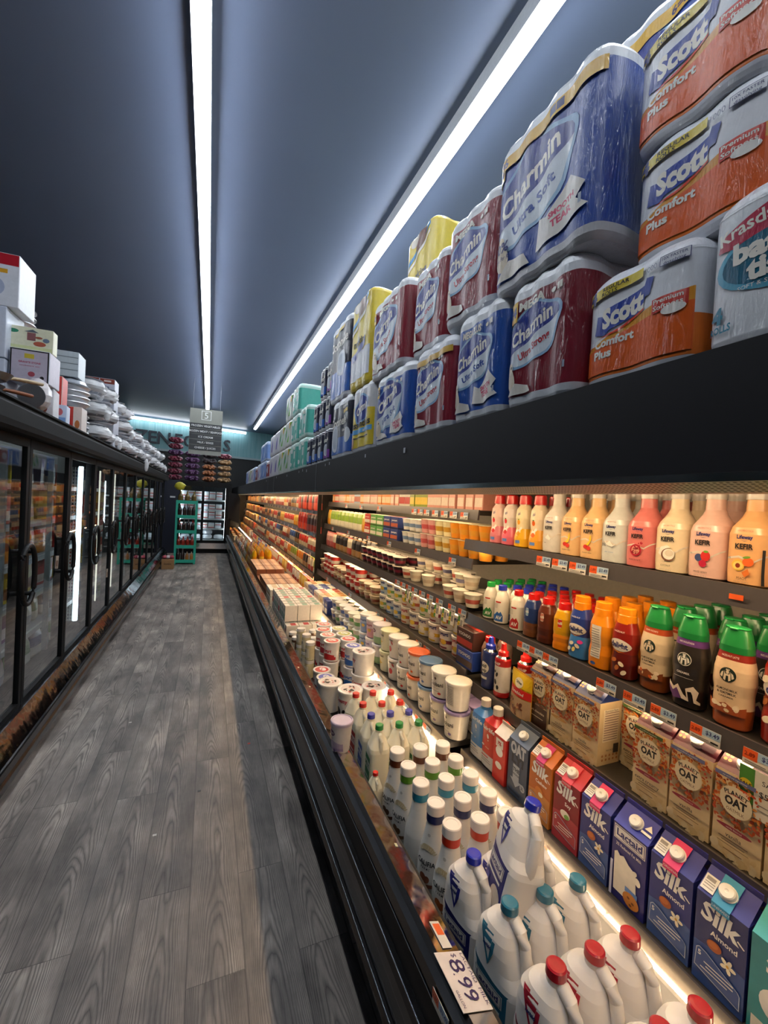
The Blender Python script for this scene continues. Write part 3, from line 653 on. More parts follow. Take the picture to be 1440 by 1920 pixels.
K['k_berry'] = kefir('e6bcae', [E(-.007, .052, .009, .0095, pr('3c4a78'), 14), E(.009, .057, .011, .013, pr('c9302c'), 14), E(.010, .068, .006, .003, pr('5f9a3a'), 8), E(.004, .038, .009, .009, pr('b52040'), 12), T('MIXED BERRY', 0, .0165, .0048, BK, w=.032), T('1%', -.024, .062, .004, BK)])
K['k_coco'] = kefir('e9d6b4', [P([(-.022, .050), (-.016, .068), (.0, .074), (.010, .068), (.0, .066), (-.010, .058), (-.014, .044)], W_), E(.004, .048, .018, .017, pr('6d4630'), 20), E(.006, .050, .0155, .0145, W_, 20), E(.008, .053, .011, .009, pr('d9cfbd'), 16), T('COCONUT', 0, .0195, .0048, BK, w=.026)])
K['k_pom'] = kefir('d97a76', [E(-.002, .050, .017, .017, pr('b01c34'), 20), E(-.002, .050, .012, .012, pr('e2a08c'), 18)] + blotches(14, -.012, .008, .040, .060, .0022, .003, [pr('8a1028')], 4) + blotches(8, .006, .022, .062, .074, .002, .003, [pr('b01c34')], 6) + [T('POMEGRANATE', 0, .0225, .0045, BK, w=.034)])
K['k_zero'] = kefir('cfd3d0', [T('0%', -.020, .054, .0075, BK, bold=.01), T('plain unsweet', .0, .034, .004, pr('4a86b8'), w=.03), P([(-.02, .07), (-.01, .06), (.0, .068), (.012, .055), (.02, .06), (.01, .05), (-.01, .055)], W_)])
K['k_plain'] = kefir('d7d3cb', [T('plain', -.012, .036, .004, BK), P([(-.02, .07), (-.012, .055), (.0, .066), (.012, .052), (.02, .06), (.008, .046), (-.01, .05)], W_)])
K['k_ban'] = kefir('e9bd86', [P([(-.012, .046), (-.002, .050), (.006, .060), (.008, .078), (.012, .078), (.013, .062), (.006, .048), (-.006, .041)], pr('f2c92e')), E(-.006, .040, .009, .007, pr('c9302c'), 12), E(.006, .036, .008, .007, pr('d8402f'), 12), T('STRAWBERRY BANANA', 0, .021, .0036, BK, w=.036)])
def smoothie(c, low, fruit):
    pf = [(0, .030), (.004, .035), (.035, .036), (.075, .030), (.115, .034), (.150, .031), (.168, .020), (.176, .019)]
    b = MB(); b.loft([(z, r, r * .9, 2.6, 0, 0, gl(low) if z < .06 else gl(c)) for z, r in pf], 22)
    a = MB(); art(a, [T('frusion', 0, .135, .013, NV, bold=.02, shear=.2, w=.042, rot=.12), E(0, .10, .008, .010, pr(fruit), 12), E(0, .111, .005, .002, pr('3f8a3a'), 8), P([(-.022, .05), (-.006, .078), (.0, .070), (.014, .085), (.022, .055), (.006, .060), (.0, .045)], W_), E(0, .055, .010, .009, pr(fruit), 12), Q(-.014, .016, .014, .028, pr('5d7fc0'))], map_round(pf, .9, 2), gx=.007, gy=.014)
    c_ = MB(); cm = gl('c6191c'); c_.lathe([(.172, .024, cm), (.205, .022, cm), (.209, .018, cm)], 18)
    return kind('drinkable_yogurt_bottle', 'bottle', [('body', b), ('label_print', a, 0), ('cap', c_, 0)], (.072, .066, .21))
K['s_pink'] = smoothie('e8c8bc', 'd9808a', 'c9242c'); K['s_red'] = smoothie('dcd0c8', 'd8697c', 'c9242c'); K['s_yel'] = smoothie('e8d9b0', 'e8b22a', 'e09a1c'); K['s_org'] = smoothie('ead6b8', 'eaa63a', 'e2661c')

# ---- creamers and small milks
def star(c, band, bandtxt, lines, lo, logo=True, dark=False):
    pf = [(0, .031), (.005, .036), (.05, .0385), (.078, .0375), (.088, .0385), (.105, .0410), (.135, .0395), (.158, .0350), (.176, .0320)]
    b = MB(); m, bm_ = gl(c), gl(band)
    b.loft([(z, r, r * .82, 2.5, 0, 0, gl(lo) if z < .045 else (bm_ if z >= .157 else m)) for z, r in pf], 28)
    fg = W_ if dark else BK; bg = gl(c)
    a = MB(); L = [T(bandtxt, 0, .1665, .0045, W_, w=.034)]
    L += [E(0, .124, .0165, .0165, W_ if dark else pr('20302a'), 28), E(0, .124, .0150, .0150, pr('26352e') if dark else pr('1f2f28'), 28)]
    wv = W_ if dark else pr('e4d3ba')
    L += [P([(-.004, .1345), (-.003, .138), (-.001, .1355), (0, .139), (.001, .1355), (.003, .138), (.004, .1345)], wv), E(0, .1305, .0032, .0042, wv, 12), P([(-.0055, .133), (-.0065, .124), (-.0075, .113), (-.003, .110), (-.0022, .122), (.0022, .122), (.003, .110), (.0075, .113), (.0065, .124), (.0055, .133), (.0042, .126), (-.0042, .126)], wv), P([(-.014, .120), (-.0115, .128), (-.0075, .131), (-.0085, .122), (-.0095, .116)], wv), P([(.014, .120), (.0115, .128), (.0075, .131), (.0085, .122), (.0095, .116)], wv)]
    for i, s in enumerate(lines): L.append(T(s, 0, .090 - i * .0085, .0052 if i < 2 else .003, fg, bold=.02, w=min(.045, .0052 * len(s) * .82)))
    R = random.Random(sum(map(ord, c + lo)))
    if dark: L += [P([(-.036, .06), (-.02, .048), (-.01, .058), (.004, .036), (.012, .030), (.008, .052), (.024, .062), (.034, .05), (.030, .030), (.036, .024), (.036, .018), (.026, .022), (.022, .048), (.012, .046), (.016, .022), (.0, .024), (-.012, .048), (-.022, .038), (-.036, .05)], pr('e2d2c0')), P([(-.036, .05), (-.022, .038), (-.012, .048), (0, .024), (-.02, .02), (-.036, .04)], pr('5c3570'))]
    else: L += [P([(-.036, .062), (-.02, .052), (0, .060), (.018, .050), (.036, .058), (.036, .036), (-.036, .036)], pr(lo))] + blotches(8, -.03, .03, .036, .056, .004, .009, [pr('e8d2b0'), pr('c85a1c'), pr('f0dcc0')], R.randint(0, 99))
    art(a, L, map_round(pf, .82, 2.5), gx=.005, gy=.012, base=.0007)
    g = MB(); gm = gl('1f7a3c'); gd = gl('2b9a4e')
    g.loft([(.175, .0335, .0335 * .82, 2.4, 0, 0, gm), (.190, .0325, .0275, 2.4, 0, 0, gm), (.218, .0265, .022, 2.4, 0, .001, gm), (.228, .0235, .0195, 2.4, 0, .001, gm), (.2285, .0215, .0175, 2.4, 0, .001, gm)], 24)
    g.loft([(.2285, .0235, .0175, 2.3, 0, 0, gd), (.232, .0245, .0185, 2.3, 0, -.001, gd), (.2335, .0215, .016, 2.3, 0, -.001, gd)], 22); g.box(-.009, .009, -.0225, -.014, .2285, .2325, gd, .001)
    return kind('coffee_creamer_bottle', 'bottle', [('body', b), ('label_print', a, 0), ('flip_cap', g, 0)], (.082, .068, .234))
K['st_beige'] = star('dcc6a4', 'b04a24', 'CARAMEL MACCHIATO', ['ALMONDMILK', '& OATMILK', 'CREAMER'], '7a3d18')
K['st_dark'] = star('2c2724', '5f3a78', 'WHITE CHOCOLATE MOCHA', ['CREAMER', '___________'], '231c1c', dark=True)
K['st_haz'] = star('e0c3a0', '8c2c20', 'HAZELNUT LATTE', ['ALMONDMILK', '& OATMILK', 'CREAMER'], '9a4a24')
def delight(c, lo, logo, capc='f09018', back=False, sc=1.0, extra=()):
    pf = [(z * sc, r * sc) for z, r in [(0, .031), (.005, .0355), (.045, .037), (.075, .0325), (.105, .037), (.135, .036), (.155, .030), (.168, .026)]]
    b = MB(); b.loft([(z, r, r * .82, 2.5, 0, 0, gl(lo) if z < .05 * sc else gl(c)) for z, r in pf], 26)
    a = MB()
    if back: L = [Q(-.015, .035, .018, .135, pr('ece6dc'))] + [Q(-.013, .04 + i * .0075, .016, .0425 + i * .0075, GY) for i in range(12)] + [E(0, .018, .009, .005, pr('2d58a8'))]
    else:
        L = [E(0, .098 * sc, .033 * sc, .018 * sc, W_, 22), E(0, .098 * sc, .031 * sc, .016 * sc, pr('f4eadc'), 22), T(logo, .0, .098 * sc, .016 * sc, NV, bold=.035, w=.052 * sc), P([(-.02 * sc, .082 * sc), (0, .078 * sc), (.02 * sc, .082 * sc), (0, .075 * sc)], pr('f09018')), T('HAZELNUT' if c < 'a' else 'VANILLA', 0, .138 * sc, .0045 * sc, W_)]
        L += [E(x * sc, y * sc, .009 * sc, .006 * sc, m, 12, r_) for x, y, m, r_ in extra]
    art(a, L, map_round(pf, .82, 2.5), gx=.005, gy=.012, base=.0007)
    g = MB(); cm = gl(capc); t_ = .165 * sc
    g.loft([(t_ - .004, .027 * sc, .024 * sc, 2.3, 0, 0, cm), (t_ + .02 * sc, .0255 * sc, .0225 * sc, 2.3, 0, 0, cm), (t_ + .021 * sc, .0245 * sc, .0215 * sc, 2.3, 0, 0, cm), (t_ + .040 * sc, .0235 * sc, .0205 * sc, 2.3, 0, 0, cm), (t_ + .0415 * sc, .021 * sc, .018 * sc, 2.3, 0, 0, cm)], 22)
    return kind('flavored_creamer_bottle', 'bottle', [('body', b), ('label_print', a, 0), ('flip_cap', g, 0)], (.075 * sc, .06 * sc, .21 * sc))
cream = pr('f3e6cc'); nut = pr('b56a34')
K['d_blue'] = delight('2b3f8c', '3c7cc0', 'delight', extra=[(-.01, .05, cream, .3), (.012, .045, cream, -.5), (.0, .032, pr('f1d77a'), 1), (-.018, .03, cream, .8), (.02, .06, pr('d63a8c'), 0)])
K['d_back'] = delight('e8901c', 'e08416', 'x', back=True)
K['d_red'] = delight('8c1f18', '5e1812', 'delight', extra=[(-.012, .052, nut, .3), (.012, .045, cream, -.5), (.0, .032, nut, 1), (.02, .022, cream, .8)])
K['d_big'] = delight('a01c14', '8e1a12', 'delight', sc=1.22, extra=[(-.026, .115, cream, .6), (-.028, .075, nut, 1.2), (-.02, .045, cream, .5), (.0, .04, nut, .2), (.018, .05, cream, 1), (-.008, .018, cream, 1.5), (.018, .022, nut, .5)])
def pint(c, capc, label, red='c8281e'):
    pf = [(0, .026), (.004, .030), (.095, .030), (.120, .024), (.135, .0165), (.142, .016)]
    b = MB(); b.lathe([(z, r, gl('efe9da')) for z, r in pf], 22)
    a = MB(); art(a, [Q(-.03, .010, .03, .034, pr(c)), P([(-.03, .034), (-.01, .034), (.006, .050), (.014, .044), (.020, .052), (.03, .034)], pr(c)), T('AV', .012, .026, .014, W_, bold=.04), Q(-.012, .064, .006, .084, pr('d8d2c4')), Q(-.004, .088, .02, .093, pr(red)), Q(-.024, .04, -.016, .062, GY)], map_round(pf), gx=.008, gy=.015)
    g = MB(); cm = gl(capc); g.lathe([(.139, .0185, cm), (.158, .0178, cm), (.160, .0155, cm)], 18)
    return kind('small_milk_bottle', 'bottle', [('body', b), ('label_print', a, 0), ('cap', g, 0)], (.06, .06, .16))
K['p_green'] = pint('2f7a3c', '2aa84a', 'AV'); K['p_blue'] = pint('2c5fa8', '2f3fc0', 'AV'); K['p_red'] = pint('b82a2c', 'd8201c', 'AV')
def flav(c, lo, lab):
    pf = [(0, .027), (.004, .031), (.02, .0315), (.03, .030), (.045, .0318), (.055, .0305), (.068, .032), (.11, .0315), (.135, .024), (.145, .018)]
    b = MB(); b.loft([(z, r, r, 3, 0, 0, gl(lo) if z < .05 else gl(c)) for z, r in pf], 22)
    a = MB(); art(a, [E(0, .095, .019, .015, W_, 18), E(0, .095, .0175, .0135, pr(lab), 18), T('milk', 0, .096, .009, W_, bold=.03, shear=.2), Q(.020, .06, .028, .12, pr('d8d2c8'))], map_round(pf), gx=.007, gy=.015)
    g = MB(); cm = gl('d01c18'); g.lathe([(.141, .022, cm), (.163, .0205, cm), (.165, .018, cm)], 18)
    return kind('flavored_milk_bottle', 'bottle', [('body', b), ('label_print', a, 0), ('cap', g, 0)], (.063, .063, .165))
K['f_blue'] = flav('263a6e', '6a4024', '8fb0c8'); K['f_choc'] = flav('5f2c1c', '4a2014', 'c8806c'); K['f_yel'] = flav('d8a018', 'e08418', 'c8281e')
# whipped cream cans, zip bag
def can(c, lab, capc, cow=False):
    pf = [(0, .030), (.003, .032), (.150, .032), (.156, .029), (.166, .020), (.170, .012)]
    b = MB(); b.lathe([(z, r, mat('d8d4cc', .3, coat=.5) if cow and z < .12 and z > .02 else gl(c)) for z, r in pf[:2]] + [(.022, .032, gl('e6e0d8') if cow else gl(c)), (.125, .032, gl(c)), (.150, .032, gl(c)), (.156, .029, mat('c8c8c8', .2, metal=1)), (.166, .020, mat('c8c8c8', .2, metal=1)), (.170, .012, gl(c))], 24)
    a = MB()
    if cow: L = [E(-.008, .100, .007, .006, BK, 10, .5), E(.004, .090, .010, .006, BK, 10, 1.2), E(-.002, .060, .006, .011, BK, 10, .3), E(.010, .040, .006, .009, BK, 10), E(-.014, .036, .005, .007, BK, 10), T('WHIP', 0, .135, .010, W_, bold=.03)]
    else: L = [E(0, .088, .026, .024, W_, 22), E(0, .088, .024, .022, pr('f2eee6'), 22), T('reddi', -.002, .095, .014, BK, bold=.03, shear=.2, w=.038), T('wip', .004, .077, .013, BK, bold=.03, shear=.2, w=.026), Q(-.02, .04, .02, .05, W_)]
    art(a, L, map_round(pf), gx=.006, gy=.02)
    g = MB(); cm = gl(capc); g.lathe([(.164, .022, cm), (.180, .021, cm), (.186, .013, cm), (.212, .009, cm), (.214, .006, cm)], 18)
    return kind('whipped_cream_can', 'can', [('body', b), ('label_print', a, 0), ('nozzle', g, 0)], (.064, .064, .214))
K['c_blue'] = can('23336e', 1, '2439b0'); K['c_red'] = can('b01c1c', 1, 'd02420', True)
def zipbag():
    b = MB(); m1, m2 = mat('d9a41c', .3, coat=.7), mat('e0d0a8', .3, coat=.6); w, h = .125, .155; V = []; nx, nz = 8, 10
    for s_ in (-1, 1):
        for j in range(nz + 1):
            for i in range(nx + 1):
                x = -w / 2 + w * i / nx; z = h * j / nz; th = .026 * (1 - abs(2 * i / nx - 1) ** 2.5) * (1 - (j / nz) ** 2.5) + .001
                V.append((x, s_ * th, z))
    F = []; n = (nx + 1) * (nz + 1)
    for j in range(nz):
        for i in range(nx):
            a_ = j * (nx + 1) + i; F.append((a_, a_ + 1, a_ + nx + 2, a_ + nx + 1)); F.append((n + a_ + 1, n + a_, n + a_ + nx + 1, n + a_ + nx + 2))
    b.add(V, F, mat('e3a92a', .3, wrap=.8), True)
    def mp(s_, t_, o): return (s_, -(.026 * (1 - abs(2 * s_ / w) ** 2.5) * (1 - (t_ / h) ** 2.5) + .001) - o - .001, t_)
    a = MB(); art(a, [Q(-.062, .104, .062, .150, pr('e8c21c')), Q(-.062, .072, .062, .100, pr('c8201c')), Q(-.062, .002, .062, .070, pr('b89a78')), E(0, .118, .024, .018, pr('efe6cc'), 16), T('Toll House', 0, .120, .009, BK, bold=.03, w=.034), T('Shredded', 0, .085, .010, W_, bold=.02, w=.07)] + blotches(26, -.04, .04, .008, .06, .005, .010, [pr('6a3a24'), pr('8a5034'), pr('c89a6a')], 8), mp, gx=.012, gy=.015)
    return kind('zip_pouch', 'pouch', [('pouch', b), ('front_print', a, 0)], (.125, .05, .155))
K['zip'] = zipbag()
# ---- jugs and the curvy plant milk bottles
def jug(capc, tri, lab, txt='Lactaid'):
    jm = mat('efe9e2', .38, sub=.25, vary=0); b = MB()
    b.loft([(0, .058, .040, 4, 0, 0, jm), (.006, .0645, .0465, 4, 0, 0, jm), (.06, .066, .0475, 4.5, 0, 0, jm), (.118, .066, .0475, 4.5, 0, 0, jm), (.132, .064, .0465, 4, -.001, 0, jm), (.150, .058, .0455, 3.6, -.008, 0, jm), (.175, .0545, .0445, 3.2, -.0115, 0, jm), (.198, .049, .041, 3, -.013, 0, jm), (.216, .039, .034, 2.6, -.010, 0, jm), (.229, .025, .024, 2.2, -.003, 0, jm), (.238, .0175, .0175, 2, 0, 0, jm), (.252, .017, .017, 2, 0, 0, jm)], 32)
    h = MB(); h.tube([(.002, 0, .236), (.018, 0, .237), (.034, 0, .228), (.046, 0, .208), (.051, 0, .184), (.053, 0, .160), (.052, 0, .140), (.046, 0, .115)], [.013, .014, .013, .0125, .0125, .013, .014, .018], jm, 12)
    a = MB()
    def mp(s_, t_, o):
        r = prof_r([(0, .0465), (.13, .0475), (.150, .0455), (.175, .044), (.198, .040), (.216, .032), (.23, .022)], t_)
        c = prof_r([(0, 0.), (.132, -.0001), (.150, -.009), (.175, -.014), (.198, -.016), (.216, -.012)], t_) if t_ > .14 else 0
        hw = prof_r([(0, .066), (.132, .064), (.150, .057), (.175, .052), (.198, .046), (.216, .035)], t_)
        k = max(-.98, min(.98, (s_ - c) / hw)); return (s_, -r * (1 - abs(k) ** 3.6) ** (1 / 3.6) - o - .0006, t_)
    art(a, [P([(-.044, .208), (.002, .212), (.000, .172), (-.012, .140)], pr(tri)), P([(-.038, .205), (-.006, .206), (-.011, .152)], W_), P([(-.038, .205), (-.006, .206), (-.008, .186), (-.029, .186)], pr(lab)), T(txt, -.018, .178, .007, NV, bold=.04, w=.022),
            Q(-.056, .012, .056, .122, pr(lab)), P([(-.056, .122), (.010, .122), (-.056, .134)], pr(lab)), Q(-.050, .084, .034, .112, W_), Q(-.048, .086, .032, .110, pr(lab)), Q(-.0465, .0875, .0305, .1085, W_), T(txt, -.008, .098, .013, NV, bold=.03, w=.066), Q(-.045, .070, .03, .076, W_), E(.02, .04, .022, .022, pr('c9bdb0'), 16), Q(-.05, .02, -.02, .06, pr(tri))], mp, gx=.010, gy=.012)
    c = MB(); cm = gl(capc); c.lathe([(.250, .0195, cm), (.266, .0188, cm), (.2685, .016, cm), (.269, .010, cm)], 22)
    return kind('milk_jug', 'jug', [('body', b), ('handle', h, 0), ('label_print', a, 0), ('cap', c, 0)], (.132, .095, .269))
K['j_blue'] = jug('2733b8', '2c2f86', '272a70'); K['j_teal'] = jug('22708c', '2f7690', '2f6f8c'); K['j_red'] = jug('b01a2a', 'b02038', '9c1c30')
def milk(capc, lab):
    mm = mat('f1e9cf', .35, sub=.4, vary=0); b = MB()
    b.loft([(0, .036, .036, 5, 0, 0, mm), (.005, .040, .040, 5, 0, 0, mm), (.160, .0405, .0405, 5, 0, 0, mm), (.175, .039, .039, 4, 0, 0, mm), (.215, .026, .024, 2.6, -.004, 0, mm), (.232, .016, .016, 2, 0, 0, mm), (.243, .0155, .0155, 2, 0, 0, mm)], 24)
    h = MB(); h.tube([(.006, 0, .226), (.022, 0, .222), (.033, 0, .205), (.034, 0, .18), (.032, 0, .160)], [.009, .0095, .009, .0085, .009], mm, 8)
    a = MB(); art(a, [Q(-.030, .03, .030, .14, pr(lab)), Q(-.03, .09, .03, .12, W_), T('MILK', 0, .105, .016, pr(lab), bold=.03), Q(-.03, .045, .02, .05, W_), Q(-.03, .06, .02, .065, W_)], lambda s_, t_, o: (s_, -.0407 - o, t_))
    c = MB(); cm = gl(capc); c.lathe([(.240, .0165, cm), (.257, .016, cm), (.259, .013, cm)], 18)
    return kind('half_gallon_milk', 'jug', [('body', b), ('handle', h, 0), ('label_print', a, 0), ('cap', c, 0)], (.087, .087, .259))
K['m_green'] = milk('1f8a3e', '2f7a4a'); K['m_blue'] = milk('3336a8', '3b5aa8'); K['m_red'] = milk('d6261f', 'c03a32')
def calif(band, fc):
    wm = mat('eae4da', .35, vary=0); bd = gl(band); cw = mat('f0e6dc', .4, vary=0)
    pf = [(0, .037), (.004, .0420), (.05, .0445), (.075, .0445), (.100, .0430), (.125, .0385), (.150, .0325), (.175, .0275), (.195, .0245), (.206, .0240)]
    b = MB(); gy = mat('c3c6c4', .35, vary=0); b.lathe([(z, r, gy if z < .004 else wm) for z, r in pf], 30)
    bb = MB(); bb.lathe([(.203, .0258, bd), (.224, .0262, bd), (.226, .0255, bd)], 26)
    R = random.Random(5); L = []
    for k in range(16):
        a_ = -1.3 + k * .17; L.append(E(.018 * math.sin(a_ * 1.1), .128 + .012 * math.cos(a_ * 1.1), .0075, .0026, pr('c9b58c'), 8, PI / 2 - a_ * 1.1))
    for k in range(10):
        a_ = -1.2 + k * .26; L.append(E(.028 * math.sin(a_), .122 + .015 * math.cos(a_), .006, .0022, pr('d3c4a2'), 8, PI / 2 - a_))
    L += [T('CALIFIA', 0, .100, .0125, BK, bold=.02, w=.060), T('FARMS', 0, .085, .0065, BK, bold=.01, w=.028, space=1.4), E(-.006, .060, .010, .012, pr(fc), 14, .3), E(.006, .055, .009, .011, pr(fc), 14, -.4), P([(-.028, .045), (0, .040), (.028, .045), (.028, .034), (0, .028), (-.028, .034)], pr(fc)), E(0, .172, .005, .0045, pr('c9c3b8'), 10), Q(-.02, .018, .02, .021, GY)]
    a = MB(); art(a, L, map_round(pf), gx=.007, gy=.012)
    c = MB(); c.lathe([(.226, .0262, cw), (.228, .0275, cw), (.252, .0268, cw), (.2545, .0250, cw), (.2545, .018, cw), (.2535, .0175, cw), (.2535, .002, cw)], 28)
    return kind('plant_milk_bottle', 'bottle', [('body', b), ('neck_band', bb, 0), ('label_print', a, 0), ('cap', c, 0)], (.097, .097, .255))
K['q_brown'] = calif('6a3420', '5a3a28'); K['q_green'] = calif('5f9a2c', '6a4a30'); K['q_lblue'] = calif('3a98b8', '5a3a28'); K['q_navy'] = calif('2c3568', '8a5034'); K['q_red'] = calif('cc3a24', 'a85a2c')
# ---- tubs and cups
def tub(name, r, h, body, lid, layers=None, lo=None, seg=22, lidtext=None, rb=None, cat='tub', clear=False):
    rb = rb or r * .84; pf = [(0, rb - .003), (.003, rb), (h - .012, r - .002), (h - .010, r - .002)]
    b = MB(); bm_ = gl(body); lm_ = gl(lo) if lo else bm_
    b.lathe([(0, rb - .003, lm_), (.003, rb, lm_), (h * .35, rb + (r - rb) * .35, bm_), (h - .012, r - .002, bm_)], seg)
    l = MB(); lc = gl(lid); l.lathe([(h - .013, r + .001, lc), (h - .004, r + .0015, lc), (h - .001, r, lc), (h, r - .004, lc), (h - .003, r - .006, lc), (h - .003, .002, lc)], seg)
    parts = [('cup', b), ('lid', l, 0)]
    if layers:
        a = MB(); art(a, layers, map_round([(0, rb), (h, r)]), gx=.009, gy=.03); parts.append(('label_print', a, 0))
    if lidtext:
        a = MB(); art(a, lidtext, lambda s_, t_, o: (s_, t_, h - .003 + o)); parts.append(('lid_print', a, 1))
    return kind(name, cat, parts, (2 * r, 2 * r, h))
def chob(lid, mark='c8281e'):
    return tub('yogurt_tub', .056, .117, 'ece3d2', lid, [T('Chobani', 0, .062, .018, BK, bold=.02, w=.075), E(0, .086, .006, .006, pr('5a4a40'), 12), T('Greek Yogurt', 0, .044, .005, GY), E(.020, .022, .008, .006, pr(mark), 10), Q(-.02, .03, .02, .032, GY)])
K['t_white'] = chob('f0e8da'); K['t_lav'] = chob('8d7ba0', '6a5a90'); K['t_blue'] = chob('5a7a9a', '4a6aa0'); K['t_or'] = chob('e06a3c', 'e0601c')
def noun(c, c2, r=.056, h=.117, lid='ece6dc', w1=None, txt='yogurt'):
    return tub('yogurt_tub', r, h, c, lid, [Q(-r * 1.3, h * .30, r * 1.3, h * .52, pr(c2)), T(txt, 0, h * .70, h * .13, pr(w1 or '26306e'), bold=.03, w=r * 1.25), E(.012, h * .4, .014, .010, pr('d8b040'), 12)], lo=c2)
K['t_choc_t'] = tub('yogurt_tub', .056, .117, 'ece3d2', 'ece3d2', [Q(-.02, .02, .025, .10, pr('d9d0be'))] + [Q(-.017, .026 + i * .007, .022, .0285 + i * .007, GY) for i in range(10)])
K['t_strw'] = tub('yogurt_tub', .056, .117, 'ebdfcc', 'f0e6d8', [E(.0, .05, .014, .016, pr('b82c28'), 14), E(.016, .085, .006, .012, pr('a84a44'), 10, .6), T('Chobani', 0, .10, .012, BK, bold=.02, w=.05)])
K['t_flow'] = tub('yogurt_tub', .056, .117, 'e8e0b8', 'e4e0b0', [P([(x * .02, .05 + y * .02) for x, y in [(0, 1), (.3, .3), (1, 0), (.3, -.3), (0, -1), (-.3, -.3), (-1, 0), (-.3, .3)]], pr('e0b83a')), T('Chobani', 0, .09, .014, BK, bold=.02, w=.06)])
K['t_la'] = tub('yogurt_tub', .056, .117, 'e6ddd6', 'dcd4d4', [E(0, .080, .024, .013, pr('6a3050'), 18), T('yogurt', 0, .08, .009, W_, bold=.02), Q(-.06, .01, .06, .045, pr('8aa87a'))], lo='9ab088')
K['t_lil'] = noun('d8d0e0', '9a88b4', w1='5a3a7a'); K['t_sky'] = noun('a9bfd4', '7a9ac0'); K['t_pink'] = noun('e8cfd0', 'd89a9c', w1='8a2040')
K['cupstrw'] = tub('yogurt_cup', .042, .115, 'e2dad6', 'cdbfd4', [Q(-.05, .010, .05, .038, pr('9a86ae')), P([(-.05, .038), (.0, .048), (.05, .036), (.05, .02), (-.05, .02)], pr('b0a0bc')), E(-.004, .074, .024, .012, pr('4a2050'), 20), E(-.004, .074, .021, .009, pr('6a3a70'), 18), T('YOGURT', -.004, .074, .007, W_, bold=.02), T('original', .0, .055, .005, NV), E(.016, .012, .006, .006, pr('5a4a78'), 10)], rb=.033)
def quart(c, c2, txt, w1='26306e', lid='efe9e0'):
    return tub('quart_yogurt_tub', .056, .102, c, lid, [Q(-.07, .034, .07, .052, pr(c2)), T(txt, 0, .082, .018, pr(w1), bold=.03, w=.075), E(.008, .042, .020, .013, pr('d8b83a' if c2 != 'd8b83a' else 'efe9dc'), 14), Q(-.03, .010, .03, .018, pr(c2))], rb=.050)
K['y_1'] = quart('e9e2da', '7a2c3c', 'Yogurt'); K['y_2'] = quart('e9e2da', 'd8b83a', 'Yogurt'); K['y_3'] = quart('e6e4d4', '6a9a5c', 'Plain'); K['y_4'] = quart('c9d6e2', '4a7ab8', 'Greek'); K['y_5'] = quart('e8dccf', 'b05a3c', 'Yogurt', 'a02030')
def friend(c, r, h, lid2, cow=False):
    lt = [E(0, 0, r * .78, r * .78, pr(lid2), 20), E(-r * .1, r * .1, r * .5, r * .35, pr('ece6e0'), 14, .5), T('Yogurt', 0, 0, r * .26, pr(c), bold=.03, w=r * .9)]
    if cow: lt = [E(0, 0, r * .78, r * .78, pr('ddd0ca'), 20)] + blotches(14, -r * .5, r * .5, -r * .5, r * .5, .006, .012, [BK, pr('c8463c'), pr('e8e0d8')], 11)
    return tub('large_yogurt_tub', r, h, 'ebe6e0', 'f0ece6', [T('yogurt', 0, h * .55, h * .16, pr(c), bold=.04, shear=.2, w=r * 1.3), Q(-r * 1.2, h * .1, r * 1.2, h * .25, pr(c)), P([(-r, h * .32), (0, h * .42), (r, h * .34), (r, h * .25), (-r, h * .25)], pr(c))] if not cow else [E(-.02, h * .3, .016, .022, BK, 12, .4), E(.018, h * .28, .012, .018, BK, 12), E(.0, h * .16, .014, .012, BK, 12), T('Creamy', 0, h * .7, h * .13, pr(c), bold=.03, shear=.2, w=r * 1.2)], lidtext=lt, rb=r * .88)
K['g_red'] = friend('b8242c', .052, .125, 'c84a44'); K['g_blue'] = friend('2a62b0', .052, .125, '5a62b8'); K['g_grn'] = friend('5a8a3c', .052, .125, 'a8a84a'); K['g_pink'] = friend('b83a4c', .052, .125, 'e08a80'); K['g_cow'] = friend('b8343c', .066, .150, 'd06a60', True)
def jar(c, lid='efe8dc'):
    jm = mat(c, .2, coat=.6); b = MB(); b.lathe([(0, .026, jm), (.004, .030, jm), (.082, .030, jm), (.094, .026, jm), (.097, .026, jm)], 20)
    l = MB(); lc = gl(lid); l.lathe([(.095, .030, lc), (.112, .0295, lc), (.114, .027, lc)], 20)
    a = MB(); art(a, [Q(-.036, .02, .036, .078, pr('e6dcc4')), Q(-.03, .05, .015, .068, GY)], map_round([(0, .0305), (.1, .0305)]), gx=.008)
    return kind('glass_jar', 'jar', [('jar', b), ('lid', l, 0), ('label_print', a, 0)], (.06, .06, .114))
K['jar'] = jar('d8cba0'); K['jar2'] = jar('5a4030', 'e6e2dc'); K['jar3'] = jar('8a9ab0', 'e0dcd8')
def small_cup(c, c2, r=.041, h=.062, lid='ece4d6', name='yogurt_cup'):
    b = MB(); cm, c2m, lm_ = gl(c), gl(c2), gl(lid)
    b.lathe([(0, r * .70, cm), (.002, r * .73, cm), (h * .3, r * .8, c2m), (h * .62, r * .9, cm), (h - .003, r * .98, cm), (h - .003, r * 1.06, lm_), (h, r * 1.06, lm_), (h + .0006, r * .98, lm_)], 18)
    return kind(name, 'cup', [('cup', b)], (2.13 * r, 2.13 * r, h))
K['u_cream'] = small_cup('ece2cc', 'd8c4a8'); K['u_rasp'] = small_cup('ece2cc', 'c05a4a'); K['u_berry'] = small_cup('ece2cc', '6a6a8a')
